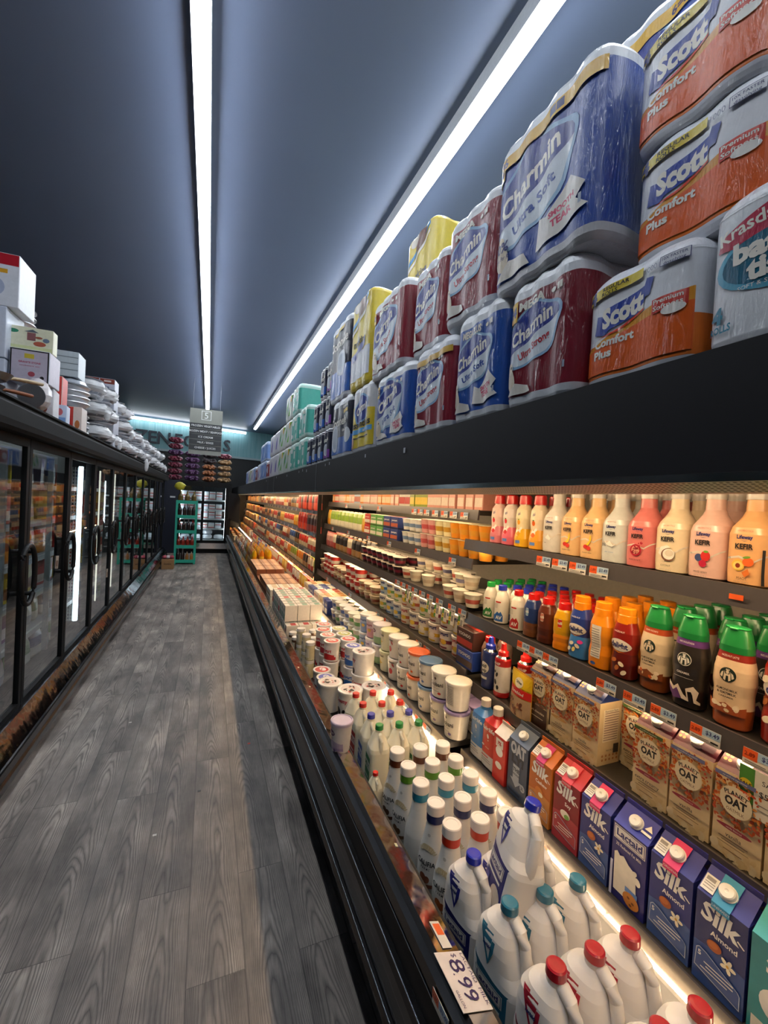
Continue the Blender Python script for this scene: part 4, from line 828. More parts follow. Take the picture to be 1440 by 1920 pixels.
K['u_dark'] = small_cup('24141a', '7a1c34', .048, .058, 'e8dcd0'); K['u_dk2'] = small_cup('1c1418', 'b87a2c', .048, .058, '2c2024'); K['u_org'] = small_cup('e8962a', 'e0a03c', .040, .080, 'e0d2a8'); K['u_fr'] = small_cup('e6dcae', 'c89a3c', .040, .080, 'e6dec0')
K['u_pnk'] = small_cup('d8a09a', 'c05a5c', .040, .080, 'efe0d4'); K['u_wht'] = small_cup('e4e2dc', '7a92b4', .040, .070, 'efece4')
K['u_hum'] = small_cup('c0a888', '8a3c2c', .055, .060, 'ded2bc', 'dip_tub'); K['u_cot'] = small_cup('e0dad2', '3c5a9a', .055, .085, 'efe9e0', 'cottage_cheese_tub'); K['u_red'] = small_cup('b82a24', 'e0d6cc', .055, .095, 'efe9e0', 'cream_tub'); K['u_pur'] = small_cup('e0dad2', '4c3a9a', .055, .085, 'efe9e0', 'cottage_cheese_tub'); K['u_grn'] = small_cup('e0dacc', '4a8a4a', .050, .085, 'e6e4d0', 'sour_cream_tub')
def packet(name, cat, w, d, h, c, c2, tilt=0.0, puff=.3, seed=1, txt=None, tc='f0ece2', soft=False):
    b = MB(); m1, m2 = (mat(c, .32, wrap=.6), mat(c2, .32, wrap=.6)) if soft else (pr(c), pr(c2))
    if soft:
        R = random.Random(seed); b.loft([(0, w * .42, d * .35, 3, 0, 0, m2), (h * .08, w * .48, d * .5, 3, 0, 0, m2), (h * .4, w * .49, d * .5, 3, R.uniform(-.003, .003), 0, m1), (h * .75, w * .48, d * .42, 3, 0, 0, m1), (h * .93, w * .47, d * .15, 3, 0, 0, m2), (h, w * .47, .002, 3, 0, 0, m2)], 16)
    else:
        b.box(-w / 2, w / 2, -d / 2, d / 2, 0, h, m1, .002)
        b.box(-w / 2 + .004, w / 2 - .004, -d / 2 - .001, -d / 2, h * .12, h * .45, m2); b.box(-w / 2 + .004, w / 2 - .004, -d * .12, d * .3, h, h + .0006, m2)
    if txt:
        a = [T(txt, 0, h * .7, h * .16, pr(tc), bold=.03, w=w * .75)]
        if not soft: art(b, a, map_flat(-d / 2 - .001))
    return kind(name, cat, [('pack', b)], (w, d, h))
# ---------------------------------------------------------------- tissue packs on top of the dairy case
def pack(name, w, d, h, nx, ny, main, layers, top=.045, bot=.03, topc='dfe3ea', band=None, tiers=1):
    """shrink-wrapped bundle of rolls: lobed outline, rounded shoulders, printed front"""
    seg = 120; n = 12; pm, tp = pk(main), pk(topc)
    def lob(x, half, k): return .007 * math.sin(PI * (x + half) / (2 * half) * k) ** 2
    def scale(z):
        e = .028
        if z < e: return 1 - .07 * (1 - z / e) ** 2
        if z > h - e: return 1 - .12 * ((z - h + e) / e) ** 2
        q = math.sin(PI * z / h * tiers) ** 2 if tiers > 1 else 1
        return 1 - .012 * (1 - q)
    zs = [0, .006, .014, bot, bot + .002] + [bot + .002 + (h - top - bot - .004) * k / 8 for k in range(1, 8)] + [h - top - .002, h - top, h - .026, h - .012, h - .004, h]
    rings = []
    for z in zs:
        s_ = scale(z); a, b_ = (w / 2 - .009) * s_, (d / 2 - .009) * s_; ring = []
        for k in range(seg):
            t_ = 2 * PI * (k + .5) / seg; c, q = math.cos(t_), math.sin(t_); r = (abs(c) ** n + abs(q) ** n) ** (-1 / n)
            x, y = a * c * r, b_ * q * r
            wx, wy = (abs(c) * r) ** 8, (abs(q) * r) ** 8
            x2 = x + math.copysign(lob(y, b_, ny) * wx, x); y2 = y + math.copysign(lob(x, a, nx) * wy, y)
            ring.append((x2, y2, z))
        rings.append(ring)
    b = MB()
    for i in range(len(zs) - 1):
        m = tp if (zs[i] < bot or zs[i] >= h - top) else pm
        if band and zs[i] < band[1] and zs[i] >= bot: m = pk(band[0])
        b.add(rings[i] + rings[i + 1], [(k, (k + 1) % seg, seg + (k + 1) % seg, seg + k) for k in range(seg)], m, True)
    # top: rolls press domes into the film
    inner = [(x * .6, y * .6, h + .001) for x, y, z in rings[-1]]
    b.add(rings[-1] + inner, [(k, (k + 1) % seg, seg + (k + 1) % seg, seg + k) for k in range(seg)], tp, True); b.add(inner, [tuple(range(seg))], tp); b.add(rings[0], [tuple(range(seg - 1, -1, -1))], tp)
    def mp(s_, t_, o):
        sc = scale(t_); a, b_ = (w / 2 - .009) * sc, (d / 2 - .009) * sc; x = max(-.995 * a, min(.995 * a, s_))
        y = b_ * (1 - abs(x / a) ** n) ** (1 / n); wy = (y / b_) ** 8
        return (x * 1.004, -(y + lob(x, a, nx) * wy) - o - .0008, t_)
    A = MB(); art(A, layers, mp, gx=.005, gy=.03, step=.0002)
    return kind(name, 'tissue pack', [('wrapped_rolls', b), ('front_print', A, 0)], (w, d, h))
def cloud(cx, cy_, s, m):
    pts = []
    for k in range(40):
        a = 2 * PI * k / 40; r = 1 + .07 * math.sin(5 * a + .5)
        x, y = 1.0 * r * math.cos(a), .74 * r * math.sin(a); pts.append((cx + s * (x - .15 * y), cy_ + s * (y + .22 * x)))
    return P(pts, m)
def charmin(w, h, sub, subc, mega, num, bg, top=.045, small=False, numc='e3b53a', tear=False, bandc=None):
    s = w * .37; cy_ = h * .55; cx = -w * .10
    L = [cloud(cx, cy_, s * 1.10, pk('8fb4d8')), cloud(cx, cy_, s * 1.0, pk('d3deea')), ]
    cl = cloud(cx, cy_, s * 1.0, None)[1]
    L.append(P([p for p in cl if p[1] > cy_ - .20 * s + (p[0] - cx) * .34] , pk('23368c')))
    L += [T('Charmin', cx - .01 * s, cy_ + .20 * s, .36 * s, W_, rot=.32, bold=.03, shear=.25, w=1.55 * s), T(sub, cx + .12 * s, cy_ - .36 * s, .20 * s, pk(subc), rot=.32, bold=.03, w=1.15 * s)]
    L += [T(mega, -w * .10, h - top - .020, .020, W_, bold=.05, w=w * .36), E(w * .18, h - top - .02, .008, .006, W_, 10), Q(w * .24, h - top - .028, w * .24 + .008, h - top - .012, W_), Q(w * .24 + .010, h - top - .028, w * .24 + .018, h - top - .012, W_)]
    if num: L += [Q(-w / 2 + .012, h - top - .055, -w / 2 + .050, h - top - .002, pk(numc)), T(num, -w / 2 + .031, h - top - .028, .024, NV, bold=.05, w=.032)]
    if tear: L += [P([(w * .0, .05), (w * .02, h * .30), (w * .10, h * .27), (w * .28, h * .40), (w * .40, h * .30), (w * .34, h * .24), (w * .42, h * .18), (w * .20, h * .13)], pk('dcd8d4')), T('SMOOTH', w * .22, h * .27, .013, pk('c82858'), bold=.04, rot=.15, w=w * .2), T('TEAR', w * .22, h * .215, .017, pk('c82858'), bold=.04, rot=.15, w=w * .16)]
    L += [E(-w * .36, h * .24, w * .07, h * .10, pk('cdbfa8'), 14, .3), E(-w * .37, h * .33, w * .045, h * .05, pk('dccfb8'), 12), E(-w * .35, h * .335, .004, .004, BK, 8), P([(-w * .40, .035), (-w * .05, .035), (-w * .10, h * .16), (-w * .28, h * .20)], pk('cfcac2')), Q(w * .36, h * .20, w * .38, h * .25, pk('a9b4c8'))]
    return L
PK = {}
PK['mega24'] = pack('toilet_paper_pack', .245, .24, .325, 3, 2, '7a1c2c', charmin(.245, .325, 'Ultra Strong', 'b02030', 'MEGA', '24', 0))
PK['usoft36'] = pack('toilet_paper_pack', .375, .30, .42, 4, 2, '26489c', charmin(.375, .42, 'Ultra Soft', '26489c', 'MEGA XL', '36', 0, tear=True) + [Q(-.175, .345, -.02, .376, pk('dcae3a')), Q(-.02, .345, .175, .376, pk('dcae3a')), T('36', -.14, .361, .022, NV, bold=.04), Q(.03, .352, .05, .372, NV), Q(.052, .352, .072, .372, NV), T('20%', -.14, .13, .026, NV, bold=.03), T('More Per Roll', -.13, .10, .012, NV, w=.07)], top=.045)
PK['usoft30'] = pack('toilet_paper_pack', .30, .28, .36, 3, 2, '2a4ea8', charmin(.30, .36, 'Ultra Soft', '26489c', 'MEGA', '30', 0) + [Q(-.14, .275, .14, .312, pk('dcae3a')), T('6=36', .08, .293, .02, NV, bold=.03)])
PK['mplus'] = pack('toilet_paper_pack', .255, .24, .34, 3, 2, '2350a4', charmin(.255, .34, 'Ultra Soft', '26489c', 'MEGA PLUS', None, 0, tear=True))
PK['ustrong'] = pack('toilet_paper_pack', .29, .26, .325, 3, 2, '842030', charmin(.29, .325, 'Ultra Strong', 'b02030', 'MEGA XL', None, 0) + [Q(-.13, .262, .13, .283, pk('d8ac44'))])
PK['ustrong2'] = pack('toilet_paper_pack', .29, .26, .36, 3, 2, '84202f', charmin(.29, .36, 'Ultra Strong', 'b02030', 'MEGA', None, 0))
PK['ustrong3'] = pack('toilet_paper_pack', .40, .26, .38, 4, 2, '842030', charmin(.36, .38, 'Ultra Strong', 'b02030', 'MEGA', '30', 0))
PK['usoft25'] = pack('toilet_paper_pack', .40, .26, .33, 4, 2, '2350a4', charmin(.36, .33, 'Ultra Soft', '26489c', 'forever roll', '25', 0, tear=True))
def scott(w, h):
    o1, o2, bl = pk('e2601e'), pk('dd9426'), pk('2440a0')
    top = [(x * w - w / 2, (.40 + .06 * math.sin(x * 5.0 - 1.0) + .26 * x * x) * h) for x in [k / 14 for k in range(15)]]
    L = [P([(-w / 2, .028)] + [(w / 2, .028)] + top[::-1], o2), P([(-w / 2, .028), (w / 2, .028)] + [(x, y - (.02 + .10 * (x / w + .5)) * h * .9) for x, y in top[::-1]], o1)]
    L += [P([(-.085, .112), (-.080, .150), (-.066, .146), (-.062, .156), (.020, .172), (.024, .184), (.040, .180), (.032, .150), (.022, .150), (.016, .128), (-.05, .112), (-.058, .104)], bl), T('Scott', -.024, .143, .036, W_, bold=.05, shear=.15, w=.088, rot=.14), P([(-.075, .100), (-.03, .104), (.02, .126), (.022, .131), (-.03, .110)], pk('d84020')),
          T('Comfort', -.040, .090, .016, W_, bold=.04, w=.085), T('Plus', -.062, .067, .016, W_, bold=.04, w=.042), Q(.040, .108, .100, .134, pk('cf4338')), T('Premium', .068, .128, .008, W_, bold=.02, w=.05), T('Softness', .068, .116, .008, W_, bold=.02, w=.05), E(.078, .106, .020, .009, pk('e8e2dc'), 14),
          P([(-.108, .182), (.016, .190), (.016, .208), (-.108, .203)], pk('dcc53a')), T('4', -.094, .192, .024, NV, bold=.06), T('REGULAR', -.040, .200, .0075, BK, bold=.02, w=.055), T('ROLLS', -.052, .190, .0075, BK, bold=.02, w=.034), Q(.052, .188, .100, .206, NV), Q(.053, .189, .099, .205, pk('dfe2ea')), T('10X FASTER', .076, .200, .005, NV, w=.04), T('dissolving', .076, .192, .005, NV, w=.035), T('1000', .034, .196, .010, pk('8890a8'), w=.025)]
    return L
PK['scott'] = pack('toilet_paper_pack', .238, .22, .228, 2, 2, 'dfe2ea', scott(.238, .228), top=.02, bot=.02, topc='dfe2ea', band=('dd7022', .085))
PK['kras'] = pack('toilet_paper_pack', .25, .22, .245, 2, 2, 'dfe2e8', [E(.01, .135, .115, .055, pk('58aac8'), 30, .06), E(.012, .136, .108, .048, pk('10607c'), 30, .06), P([(-.105, .165), (-.100, .185), (-.02, .215), (.02, .222), (.01, .18), (-.08, .160)], pk('b82848')), T('Krasdale', -.056, .190, .020, W_, rot=.15, bold=.02, w=.095), T('bath', -.040, .150, .030, W_, bold=.05, w=.08, rot=.05), T('tissue', -.012, .118, .030, W_, bold=.05, w=.095, rot=.05), T('SOFT & STRONG', -.035, .092, .006, W_, w=.07), T('4', -.100, .062, .024, pk('1f7f9c'), bold=.05), T('ROLLS', -.094, .040, .011, pk('1f7f9c'), bold=.03, w=.035)], top=.02, bot=.02, topc='dfe2e8')
def essential(w, h): return [Q(-w / 2 + .01, .03, w / 2 - .01, h * .44, pk('d8bf2c')), P([(-w / 2 + .01, h * .44), (w / 2 - .01, h * .44), (w / 2 - .01, h * .60), (-w / 2 + .01, h * .72)], pk('d8bf2c')), cloud(0, h * .64, w * .30, pk('7fa8d4')), cloud(0, h * .64, w * .26, pk('23368c')), T('Charmin', 0, h * .66, .04, W_, bold=.03, shear=.2, w=w * .46, rot=.2), T('essentials', 0, h * .43, .034, BK, bold=.03, w=w * .8), Q(-w / 2 + .02, h * .29, w / 2 - .02, h * .36, pk('4a9ad0')), T('soft', w * .15, h * .325, .016, W_, bold=.03), Q(-w / 2 + .05, h * .22, w / 2 - .05, h * .235, BK), E(-w * .36, h * .16, w * .09, h * .1, pk('a06a48'), 14)]
PK['ess'] = pack('toilet_paper_pack', .34, .25, .36, 3, 2, 'cfd0d4', essential(.34, .36), topc='cfd2da')
PK['bounty'] = pack('paper_towel_pack', .34, .25, .50, 3, 2, 'd9c23a', [Q(-.15, .05, .15, .2, pk('cfd4dc')), T('napkins', 0, .26, .04, BK, bold=.03), P([(-.12, .34), (.12, .46), (.12, .48), (-.12, .37)], pk('3a8ac0')), P([(-.12, .31), (.12, .42), (.12, .44), (-.12, .33)], W_), P([(-.1, .16), (.1, .22), (.1, .26), (-.1, .2)], pk('23368c')), E(.02, .44, .07, .04, pk('6a3a2c'), 16, .6), E(-.05, .46, .05, .03, pk('e6ded2'), 16)], topc='dbc23c')
PK['cott'] = pack('toilet_paper_pack', .42, .25, .37, 3, 2, '171c30', [Q(-.20, .03, .20, .13, pk('2a5cb0')), T('Cottonelle', -.02, .23, .05, W_, bold=.03, w=.30), T('Ultra Clean', .10, .17, .016, W_, bold=.02), E(-.09, .13, .06, .085, pk('d8dce2'), 24), E(-.09, .13, .045, .065, pk('b8c2d0'), 24), E(.15, .13, .04, .045, pk('cfd6de'), 20), Q(.06, .27, .15, .29, pk('dcb83a')), T('18 MEGA', .10, .31, .018, W_, bold=.03)])
PK['cott2'] = pack('toilet_paper_pack', .42, .25, .50, 3, 2, '171c30', [Q(-.20, .03, .20, .2, pk('2a5cb0')), T('Cottonelle', 0, .37, .055, W_, bold=.03, w=.34), E(.06, .23, .09, .08, pk('c8d2de'), 24), E(.06, .23, .07, .06, pk('a8b8cc'), 24), P([(-.1, .43), (.1, .45), (.1, .468), (-.1, .45)], pk('dcb83a'))])
def smallcot(c): return pack('toilet_paper_pack', .17, .2, .23, 2, 1, '191d33', [Q(-.07, .03, .07, .085, pk(c)), T('Cottonelle', -.005, .155, .026, W_, bold=.03, w=.11, rot=.1), E(-.01, .085, .03, .042, pk('d4d8e0'), 18), E(-.01, .085, .022, .032, pk('b4bccc'), 18)], top=.02, bot=.02)
PK['sm_blue'] = smallcot('2a5cb0'); PK['sm_pur'] = smallcot('7a3a98')
PK['viva'] = pack('paper_towel_pack', .36, .25, .27, 3, 1, '4aaa9c', [E(-.08, .2, .03, .025, pk('d8e6e2'), 14), E(.08, .06, .04, .035, pk('d8e6e2'), 14), Q(.03, .12, .07, .19, pk('cfdeda')), E(-.1, .07, .03, .02, pk('e0e8e4'), 14), T('Floral', .05, .22, .03, W_, bold=.03)], topc='b8dcd4')
PK['bgreen'] = pack('paper_towel_pack', .36, .25, .27, 3, 1, 'c9d2cc', [P([(-.17, .05), (-.05, .24), (.0, .24), (-.12, .05)], pk('4a9a4a')), P([(.0, .05), (.12, .24), (.17, .24), (.05, .05)], pk('6ab04a')), Q(.06, .18, .14, .24, pk('dca83a')), E(-.04, .13, .03, .03, pk('7ac0dc'), 14)], topc='d8dcd8')
PK['white'] = pack('paper_towel_pack', .36, .25, .27, 3, 1, 'cfd0da', [P([(-.02, .06), (.04, .2), (.08, .19), (.03, .05)], pk('6a58b0')), Q(-.15, .08, -.12, .22, pk('8a7cc0'))], topc='d6d8e0')
PK['bluep'] = pack('paper_towel_pack', .36, .25, .27, 3, 1, '7a9ad4', [P([(-.12, .05), (-.04, .22), (.0, .22), (-.08, .05)], pk('c8d4ec')), P([(.02, .05), (.10, .22), (.14, .22), (.06, .05)], pk('4a70c0'))], topc='b8c8e4')
PK['redp'] = pack('paper_towel_pack', .30, .25, .24, 3, 1, '8a2a30', [E(0, .12, .08, .05, pk('b8bccc'), 16)], topc='d0c8cc')
TOPZ = 1.816
def tp(k, y0, y1, z, label, x=.72, rz=0.0, tilt=0.0):
    kk = PK[k]; return put(kk, x + kk.size[1] / 2, (y0 + y1) / 2, TOPZ + z, label, 'wrapped paper packs on top of the dairy case', rz=-PI / 2 + rz)
tp('kras', .21, .455, 0, 'white bath tissue pack with dark teal oval at the right edge of the photo', .735)
tp('scott', .462, .70, 0, 'orange and white four-roll pack resting on the case top, lowest of its stack', .735)
tp('scott', .395, .615, .229, 'orange and white four-roll pack, middle one of the leaning stack of three', .765, .03)
tp('scott', .40, .635, .458, 'orange and white four-roll pack, topmost of the stack near the ceiling corner', .765, .02)
tp('scott', .15, .385, .246, 'orange and white four-roll pack behind the middle one, cut by the photo edge', .80)
tp('mega24', .702, .947, 0, 'maroon ultra strong pack marked 24 beside the lowest orange and white pack', .72)
tp('usoft36', .655, 1.03, .327, 'big blue ultra soft pack marked 36 standing on the maroon 24 pack', .715, -.02)
PKb = tp('usoft30', .64, .94, .0, 'blue ultra soft pack on the case top hidden behind the maroon 24 pack', 1.02)
tp('usoft30', .64, .94, .362, 'dark blue pack squeezed between the big blue pack and the orange stack', 1.02)
tp('usoft30', .66, .96, .724, 'highest blue and yellow pack, standing behind the big blue pack', 1.02, .05)
tp('mplus', .957, 1.212, 0, 'blue mega plus pack with torn-paper print left of the maroon 24 pack', .72)
tp('ustrong2', 1.035, 1.315, .342, 'maroon pack lying on the blue mega plus pack under the ceiling light', .73, .04)
tp('ustrong', 1.222, 1.512, 0, 'maroon pack with a yellow band on the case top, bottom of its pair', .72)
tp('ustrong2', 1.325, 1.615, .328, 'maroon pack standing upright on the yellow-banded maroon pack', .745, -.03)
tp('usoft25', 1.53, 1.93, 0, 'blue ultra soft pack marked 25 on the case top', .72)
tp('ustrong3', 1.63, 2.03, .335, 'wide maroon pack marked 30 on top of the blue 25 pack', .72)
tp('ess', 1.955, 2.295, 0, 'yellow essentials pack standing on the case top', .72)
tp('bounty', 2.05, 2.39, .362, 'yellow and striped napkin pack above the yellow essentials pack', .72)
tp('bounty', 1.9, 2.24, .72, 'yellow paper pack with brown picture, highest in the middle of the row', .98)
tp('bounty', 1.9, 2.24, 0, 'yellow striped paper pack hidden low behind the blue 25 pack', .98)
tp('cott', 2.31, 2.73, 0, 'black and blue quilted roll pack on the case top beside the essentials pack', .72)
tp('cott2', 2.41, 2.83, .372, 'tall black and blue roll pack stacked above another black and blue one', .72)
for c, (k, y) in enumerate([('sm_pur', 2.75), ('sm_blue', 2.93), ('sm_blue', 3.11)]):
    for r in range(3 if c < 2 else 2):
        tp(k, y, y + .17, r * .231, 'small black and %s roll pack, %s from bottom, %s narrow stack' % ('purple' if k == 'sm_pur' else 'blue', ORD[r], ORD[c]), .72)
y = 3.30
for c, (k, tiers) in enumerate([('sm_blue', 1), ('viva', 2), ('viva', 3), ('bgreen', 3), ('bgreen', 2), ('white', 2), ('white', 2), ('redp', 1), ('bluep', 2), ('bluep', 2), ('white', 1), ('redp', 1), ('bluep', 1), ('white', 1), ('bgreen', 1), ('white', 1), ('bluep', 1)]):
    w_ = PK[k].size[0]
    for r in range(tiers):
        nm = {'sm_blue': 'black and blue roll pack', 'viva': 'teal floral paper towel pack', 'bgreen': 'green and white paper towel pack', 'white': 'white paper towel pack with lilac print', 'redp': 'dark red paper pack', 'bluep': 'blue and white striped towel pack'}[k]
        tp(k, y, y + w_, r * PK[k].size[2], '%s, %s from bottom, %s far stack' % (nm, ORD[r], ORD[c]), .72)
    y += w_ + .03
# ---------------------------------------------------------------- products in the dairy case
R = random.Random(21)
def row(k, items, z, x, grp, behind=0, bl=None, gap=.004, jit=.03):
    """items: (kind, centre y, label[, rz]) with fronts at x; optional rows behind"""
    for it in items:
        kk = K[it[0]]; y = it[1]; rz = it[3] if len(it) > 3 else 0
        put(kk, x + kk.size[1] / 2 + R.uniform(-.003, .003), y, z, it[2], grp, rz=-PI / 2 + rz + R.uniform(-jit, jit))
        for b in range(behind):
            put(kk, x + kk.size[1] * (1.5 + b) + gap * (b + 1), y + R.uniform(-.003, .003), z, '%s, %s row behind the front' % (bl or it[2], ORD[b]), grp, rz=-PI / 2 + R.uniform(-jit, jit))
def beh(name, rows, y0, y1, pitch, z, xs, label, grp):
    """further rows of one product: xs = depth positions"""
    n = int(round((y1 - y0) / pitch)) + 1
    for r, x in enumerate(xs):
        for i in range(n):
            put(K[name], x, y0 + i * pitch + R.uniform(-.004, .004), z, '%s, %s from the near end, %s row back' % (label, nth(i), ORD[r + 1]), grp, rz=-PI / 2 + R.uniform(-.3, .3))
KG = 'kefir and drinkable yogurt bottles on the top shelf'
kf = [('k_peach', .572, 'orange-cream peach kefir bottle'), ('k_berry', .660, 'pink mixed berry kefir bottle with blue and red fruit'), ('k_coco', .748, 'cream coconut kefir bottle'), ('k_pom', .835, 'rose red pomegranate kefir bottle'), ('k_zero', .921, 'pale grey zero-percent kefir bottle'),
      ('k_ban', 1.005, 'peach-coloured strawberry banana kefir bottle beside the zero-percent one'), ('k_ban', 1.09, 'peach-coloured strawberry banana kefir bottle beside the plain white one'), ('k_plain', 1.175, 'pale plain kefir bottle without fruit beside the yogurt drinks')]
for kn, y, lb in kf:
    put(K[kn], 1.14 + .041, y, 1.408, lb, KG, rz=-PI / 2 + R.uniform(-.04, .04))
    for b in range(3): put(K[kn], 1.14 + .041 + .088 * (b + 1), y + R.uniform(-.003, .003), 1.408, '%s, %s behind the front one' % (lb.split(' with ')[0].split(' beside ')[0] + (' near plain' if y > 1.05 and kn == 'k_ban' else ''), ORD[b]), KG)
for kn, y, lb in [('s_org', 1.262, 'yellow-orange drinkable yogurt with orange fruit'), ('s_yel', 1.345, 'yellow pineapple drinkable yogurt'), ('s_red', 1.425, 'pink strawberry drinkable yogurt with violet stamp'), ('s_pink', 1.505, 'pink drinkable yogurt at the left end of the kefir shelf')]:
    put(K[kn], 1.14 + .034, y, 1.408, lb, KG, rz=-PI / 2)
    for b in range(2): put(K[kn], 1.14 + .034 + .076 * (b + 1), y, 1.408, '%s, %s behind it' % (lb.split(' at ')[0].split(' with ')[0], ORD[b]), KG)
put(K['s_red'], 1.175, .48, 1.408, 'red and white drink bottle cut by the right edge beside peach kefir', KG)
CGp = 'creamers and small milk bottles on the second shelf'
z = 1.075
for kn, y, x, lb, rz in [('p_green', 1.527, 1.14, 'small white milk bottle with green cap and green label band', .2), ('p_blue', 1.448, 1.14, 'small white milk bottle with blue cap and blue label band', .1), ('p_red', 1.347, 1.14, 'small white milk bottle with red cap and red label band', 0), ('f_blue', 1.262, 1.14, 'navy flavored milk bottle with round label and red cap', 0), ('f_choc', 1.187, 1.14, 'brown chocolate milk bottle with red cap', .1), ('f_yel', 1.110, 1.14, 'yellow banana milk bottle with red cap', .3),
                       ('d_blue', 1.030, 1.135, 'blue vanilla creamer bottle with orange cap', .05), ('d_back', .945, 1.13, 'orange creamer bottle turned to show its nutrition panel', 0), ('d_red', .868, 1.135, 'dark red hazelnut creamer bottle with orange cap', 0), ('st_beige', .780, 1.14, 'beige oatmilk creamer bottle with rust band and green cap', 0), ('st_dark', .683, 1.13, 'black creamer bottle with purple band and green cap', .06), ('st_haz', .583, 1.125, 'beige hazelnut latte creamer bottle with dark red band', .05), ('d_big', .485, 1.135, 'large red creamer bottle at the right edge with peanuts', .05)]:
    kk = K[kn]; put(kk, x + kk.size[1] / 2, y, z, lb, CGp, rz=-PI / 2 + rz)
for kn, ys, lb in [('p_green', [1.565, 1.50], 'green-capped milk'), ('p_blue', [1.435, 1.37], 'blue-capped milk'), ('p_red', [1.305, 1.24, 1.175, 1.11], 'red-capped milk')]:
    for j, y in enumerate(ys):
        for b in range(4): put(K[kn], 1.17 + .066 * (b + 1), y, z, 'small white %s bottle, spot %s, %s row behind the front' % (lb, ['one', 'two', 'three', 'four', 'five'][j], ORD[b]), CGp, rz=-PI / 2 + R.uniform(-.5, .5))
for kn, y, lb in [('f_choc', 1.045, 'chocolate milk'), ('d_back', .992, 'orange creamer'), ('d_back', .914, 'second orange creamer'), ('d_back', .836, 'third orange creamer'), ('st_beige', .76, 'beige oatmilk creamer'), ('st_dark', .640, 'black purple-banded creamer'), ('st_dark', .555, 'second black purple-banded creamer'), ('st_haz', .47, 'hazelnut creamer'), ('st_beige', .39, 'second beige creamer')]:
    for b in range(3): put(K[kn], 1.175 + .080 * (b + 1), y, z, '%s bottle, %s row behind the front' % (lb, ORD[b]), CGp, rz=-PI / 2 + R.uniform(-.2, .2))
z = .80; PG = 'cartons and cans on the third shelf'
for kn, y, x, lb, rz in [('c_blue', 1.456, 1.10, 'navy whipped cream can with blue nozzle', 0), ('c_red', 1.372, 1.10, 'red and white cow-spotted whipped cream can', 0), ('c_red', 1.298, 1.15, 'red whipped cream can peeking out behind the yellow pouch', .4), ('zip', 1.222, 1.078, 'yellow and red shredded snack pouch leaning before the cartons', -.12), ('oat_dark', 1.140, 1.112, 'oat milk carton with dark brown chocolate foot', 0), ('oat_blue', 1.042, 1.112, 'oat milk carton with navy top beside the chocolate one', 0), ('oat_blue', .938, 1.104, 'oat milk carton with navy top, nearest of the navy-topped pair', 0),
                       ('oat_ext', .835, 1.195, 'oat milk carton pushed back in the gap of the oat row', 0), ('oat_ext', .735, 1.110, 'extra creamy oat milk carton with maroon top', 0), ('oat_van', .636, 1.110, 'vanilla oat milk carton with maroon top right of the extra creamy one', 0), ('oat_van', .536, 1.110, 'vanilla oat milk carton with maroon top beside the green shelf tag', 0), ('oat_van', .437, 1.110, 'vanilla oat milk carton cut off by the right photo edge', 0)]:
    kk = K[kn]; put(kk, x + kk.size[1] / 2, y, z, lb, PG, rz=-PI / 2 + rz)
    if kn.startswith('oat'):
        for b in range(2): put(kk, x + kk.size[1] * (1.5 + b) + .008 * (b + 1), y, z, lb.replace('carton', 'carton,', 1).split(',')[0] + ' standing %s behind at spot %s' % (ORD[b], nth(int(y * 10))), PG)
side = MB(); art(side, [Q(-.030, .070, .034, .168, pr('f0e2c4'))] + [Q(-.027, .075 + i * .0075, .031, .0768 + i * .0075, pr('7a4a4a' if i % 4 else '5a1c2c')) for i in range(12)] + [T('Nutrition Facts', 0, .165, .006, BK, w=.055), Q(.014, .034, .036, .062, BK), T('FREE FROM', 0, .045, .005, BK, w=.03)] + [E(-.03 + i * .015, .030, .004, .004, pr('b0743c'), 8) for i in range(5)] + [E(-.03 + i * .015, .018, .004, .004, pr('b0743c'), 8) for i in range(5)], lambda s_, t_, o: (.047 + o, s_, t_))
for o in list(bpy.data.objects):
    if o.get('label', '').endswith('nearest of the navy-topped pair'): link('nutrition_print', side.mesh('nutrition_print'), o)
z = .564; SG = 'milk cartons on the fourth shelf'
for kn, y, x, lb in [('fair_b', 1.375, 1.02, 'blue and white ultrafiltered milk bottle at the end of the tub row'), ('fair_r', 1.298, 1.02, 'red and white ultrafiltered milk bottle'), ('red_small', 1.222, 1.015, 'narrow red and white carton'), ('oatly', 1.130, 1.02, 'slate blue oat drink carton with big grey letters'), ('silk_cash', 1.025, 1.02, 'orange cashew milk carton'), ('silk_soy', .920, 1.022, 'dark red soy milk carton'), ('silk', .818, 1.022, 'blue almond milk carton with pink patch beside the red soy carton'), ('lact', .714, 1.02, 'navy lactose-free milk carton with a poured glass picture'), ('silk', .612, 1.02, 'blue almond milk carton with pink patch right of the navy milk carton'), ('silk_u', .508, 1.018, 'blue almond milk carton with light blue patch'), ('teal', .408, 1.02, 'teal carton cut by the right edge of the photo')]:
    kk = K[kn]; put(kk, x + kk.size[1] / 2, y, z, lb, SG, rz=-PI / 2 + R.uniform(-.02, .02))
